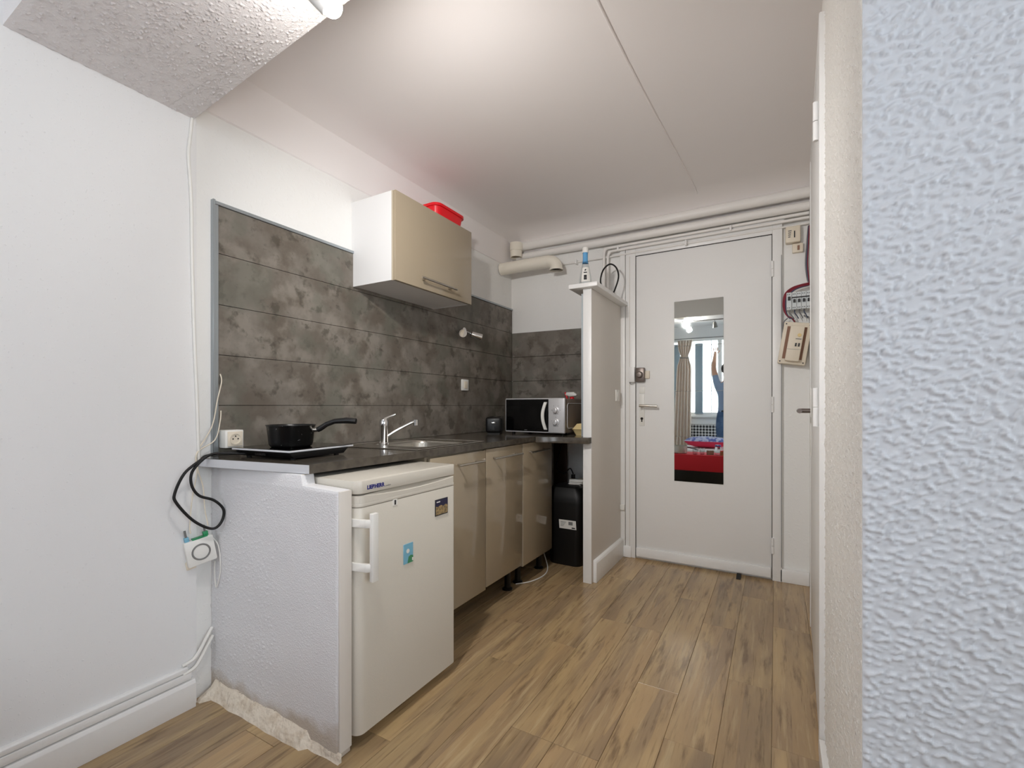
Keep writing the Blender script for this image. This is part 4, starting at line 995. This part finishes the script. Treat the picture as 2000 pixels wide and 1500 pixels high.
def tumbler(x, y, label, m='glass_clear', h=.085, r=.032):
    t = thing('drinking_glass', label, 'glass', (x, y, .44), group='glasses on the red table')
    MB().lathe([(0, 0), (r*.85, 0), (r, h), (r-.003, h), (r*.85-.003, .006), (0, .006)], (x, y, .44), 24).build('glass', m, t)
tumbler(-.92, .09, 'clear drinking glass right beside the pot on the red table')
tumbler(-.84, .05, 'clear drinking glass between the other glass and the dark tub on the red table')
def jar(x, y, r, h, m, mc, label):
    t = thing('jar', label, 'jar', (x, y, .44), group='jars on the red table')
    MB().lathe([(0, 0), (r, 0), (r, h*.8), (r*.85, h*.84), (0, h*.84)], (x, y, .44), 24).build('body', m, t)
    MB().lathe([(0, h*.84), (r*.95, h*.84), (r*.95, h), (0, h)], (x, y, .44), 24).build('lid', mc, t)
jar(-.74, .06, .045, .06, 'recess_brown', 'melamine_dark', 'low brown tub with a grey-brown lid on the red table')
jar(-.65, .05, .038, .13, 'glass_clear', 'logo_blue', 'taller glass jar with blue lid on the red table')
jar(-.59, .10, .030, .065, 'amber', 'red_plastic', 'small amber jar with red lid on the red table')

# ---- person reaching up beside the window
def person():
    root = thing('person', 'person in blue jeans and grey-blue shirt reaching up at the window, seen in the mirror', 'person', (-.675, -1.62, 0))
    # facing the window (-y); right arm (towards -x) raised
    V = []; E = []; RR = []
    def add(p, r, par=None):
        V.append(Vector(p)); RR.append(r if isinstance(r, tuple) else (r, r)); i = len(V)-1
        if par is not None: E.append((par, i))
        return i
    pelvis = add((0, 0, .94), (.155, .112))
    waist = add((0, .0, 1.06), (.132, .098), pelvis)
    chest = add((0, .008, 1.26), (.152, .108), waist)
    upch = add((0, .012, 1.37), (.140, .095), chest)
    neck = add((0, .015, 1.47), (.056, .058), upch)
    head0 = add((0, .0, 1.54), (.060, .066), neck)
    head1 = add((0, -.012, 1.60), (.076, .092), head0)
    head2 = add((0, -.006, 1.68), (.080, .098), head1)
    add((0, .0, 1.735), (.060, .070), head2)
    # raised arm
    sh_ = add((-.155, .01, 1.405), .062, upch); el = add((-.205, -.05, 1.66), .045, sh_); mi = add((-.212, -.055, 1.70), .044, el)
    wr_ = add((-.195, -.10, 1.915), .029, mi); add((-.193, -.115, 1.975), (.040, .018), wr_)
    # hanging arm
    s2_ = add((.165, .01, 1.395), .062, upch); e2 = add((.225, .02, 1.12), .045, s2_); e3 = add((.226, .012, 1.08), .044, e2)
    w2 = add((.225, -.06, .86), .029, e3); add((.222, -.08, .80), (.018, .040), w2)
    for s in (-1, 1):
        hp = add((s*.085, 0, .86), (.092, .098), pelvis); th = add((s*.098, -.005, .68), (.080, .084), hp)
        kn = add((s*.102, -.012, .49), (.058, .060), th); cf = add((s*.104, .012, .34), (.055, .060), kn); an = add((s*.106, .012, .09), (.040, .044), cf)
        hl = add((s*.108, .0, .045), (.040, .038), an); add((s*.114, -.14, .030), (.042, .026), hl)
    me = bpy.data.meshes.new('body'); me.from_pydata([tuple(v) for v in V], E, [])
    o = bpy.data.objects.new('body', me); COL.objects.link(o)
    sk_ = o.modifiers.new('skin', 'SKIN'); sk_.use_smooth_shade = True
    for i, r in enumerate(RR):
        me.skin_vertices[0].data[i].radius = r
    me.skin_vertices[0].data[0].use_root = True
    ss = o.modifiers.new('sub', 'SUBSURF'); ss.levels = 2; ss.render_levels = 2
    dg = bpy.context.evaluated_depsgraph_get(); m2 = bpy.data.meshes.new_from_object(o.evaluated_get(dg))
    bpy.data.objects.remove(o)
    o = bpy.data.objects.new('body', m2); COL.objects.link(o); o.parent = root
    m2.materials.clear()
    for n_ in ('skin_tone', 'shirt', 'jeans', 'plastic_black'): m2.materials.append(M[n_])
    for pf in m2.polygons:
        c = pf.center
        k = 0
        if c.z < .085: k = 3
        elif c.z < .99 and abs(c.x) < .20 and not (c.x > .185): k = 2
        elif c.z < 1.445 and abs(c.x) < .185: k = 1
        elif c.x < -.1 and 1.38 < c.z < 1.57: k = 1
        elif c.x > .16 and 1.16 < c.z < 1.46: k = 1
        pf.material_index = k; pf.use_smooth = True
    def finger(base, tip, r, nm='finger'):
        b = Vector(base); t = Vector(tip); mid = (b+t)/2+Vector((0, -.006, 0))
        return MB().tube([b, mid, t], [r, r*.95, r*.8], 8).build(nm, 'skin_tone', root, True)
    for k, ln in enumerate((.062, .074, .070, .055)):
        finger((-.223+k*.0195, -.118, 1.985), (-.226+k*.0205, -.150, 1.985+ln), .0085)
        finger((.222, -.108+k*.0185, .785), (.214, -.115+k*.019, .785-ln), .0085)
    finger((-.160, -.112, 1.945), (-.128, -.140, 1.985), .0095, 'thumb'); finger((.220, -.108, .82), (.206, -.140, .785), .0095, 'thumb')
    # head details
    hb_ = MB().sphere((0, .012, 1.675), .101, (.93, 1.08, 1.0), 24)
    bmesh.ops.delete(hb_.bm, geom=[v for v in hb_.bm.verts if v.co.y < -.05 and v.co.z < 1.715 or v.co.z < 1.585], context='VERTS')
    hb_.build('hair', 'hair', root, True)
    for s in (-1, 1):
        MB().sphere((s*.080, .005, 1.645), .028, (.35, .7, 1), 14).build('ear', 'skin_tone', root, True)
        MB().sphere((s*.030, -.092, 1.655), .011, (1.2, .7, .8), 12).build('eye', 'plastic_white', root, True)
    MB().prism([(-.014, 1.615), (.014, 1.615), (.006, 1.655), (-.006, 1.655)], -.122, -.085, 'y', .005).build('nose', 'skin_tone', root, True)
    MB().sphere((0, -.092, 1.590), .022, (1, .5, .3), 14).build('mouth', 'wire_red', root, True)
    MB().ring((0, 0, .99), .142, .014, (0, 0, 1), 32, 8, 1.0, .76).build('belt', 'ink_dark', root, True)
person()
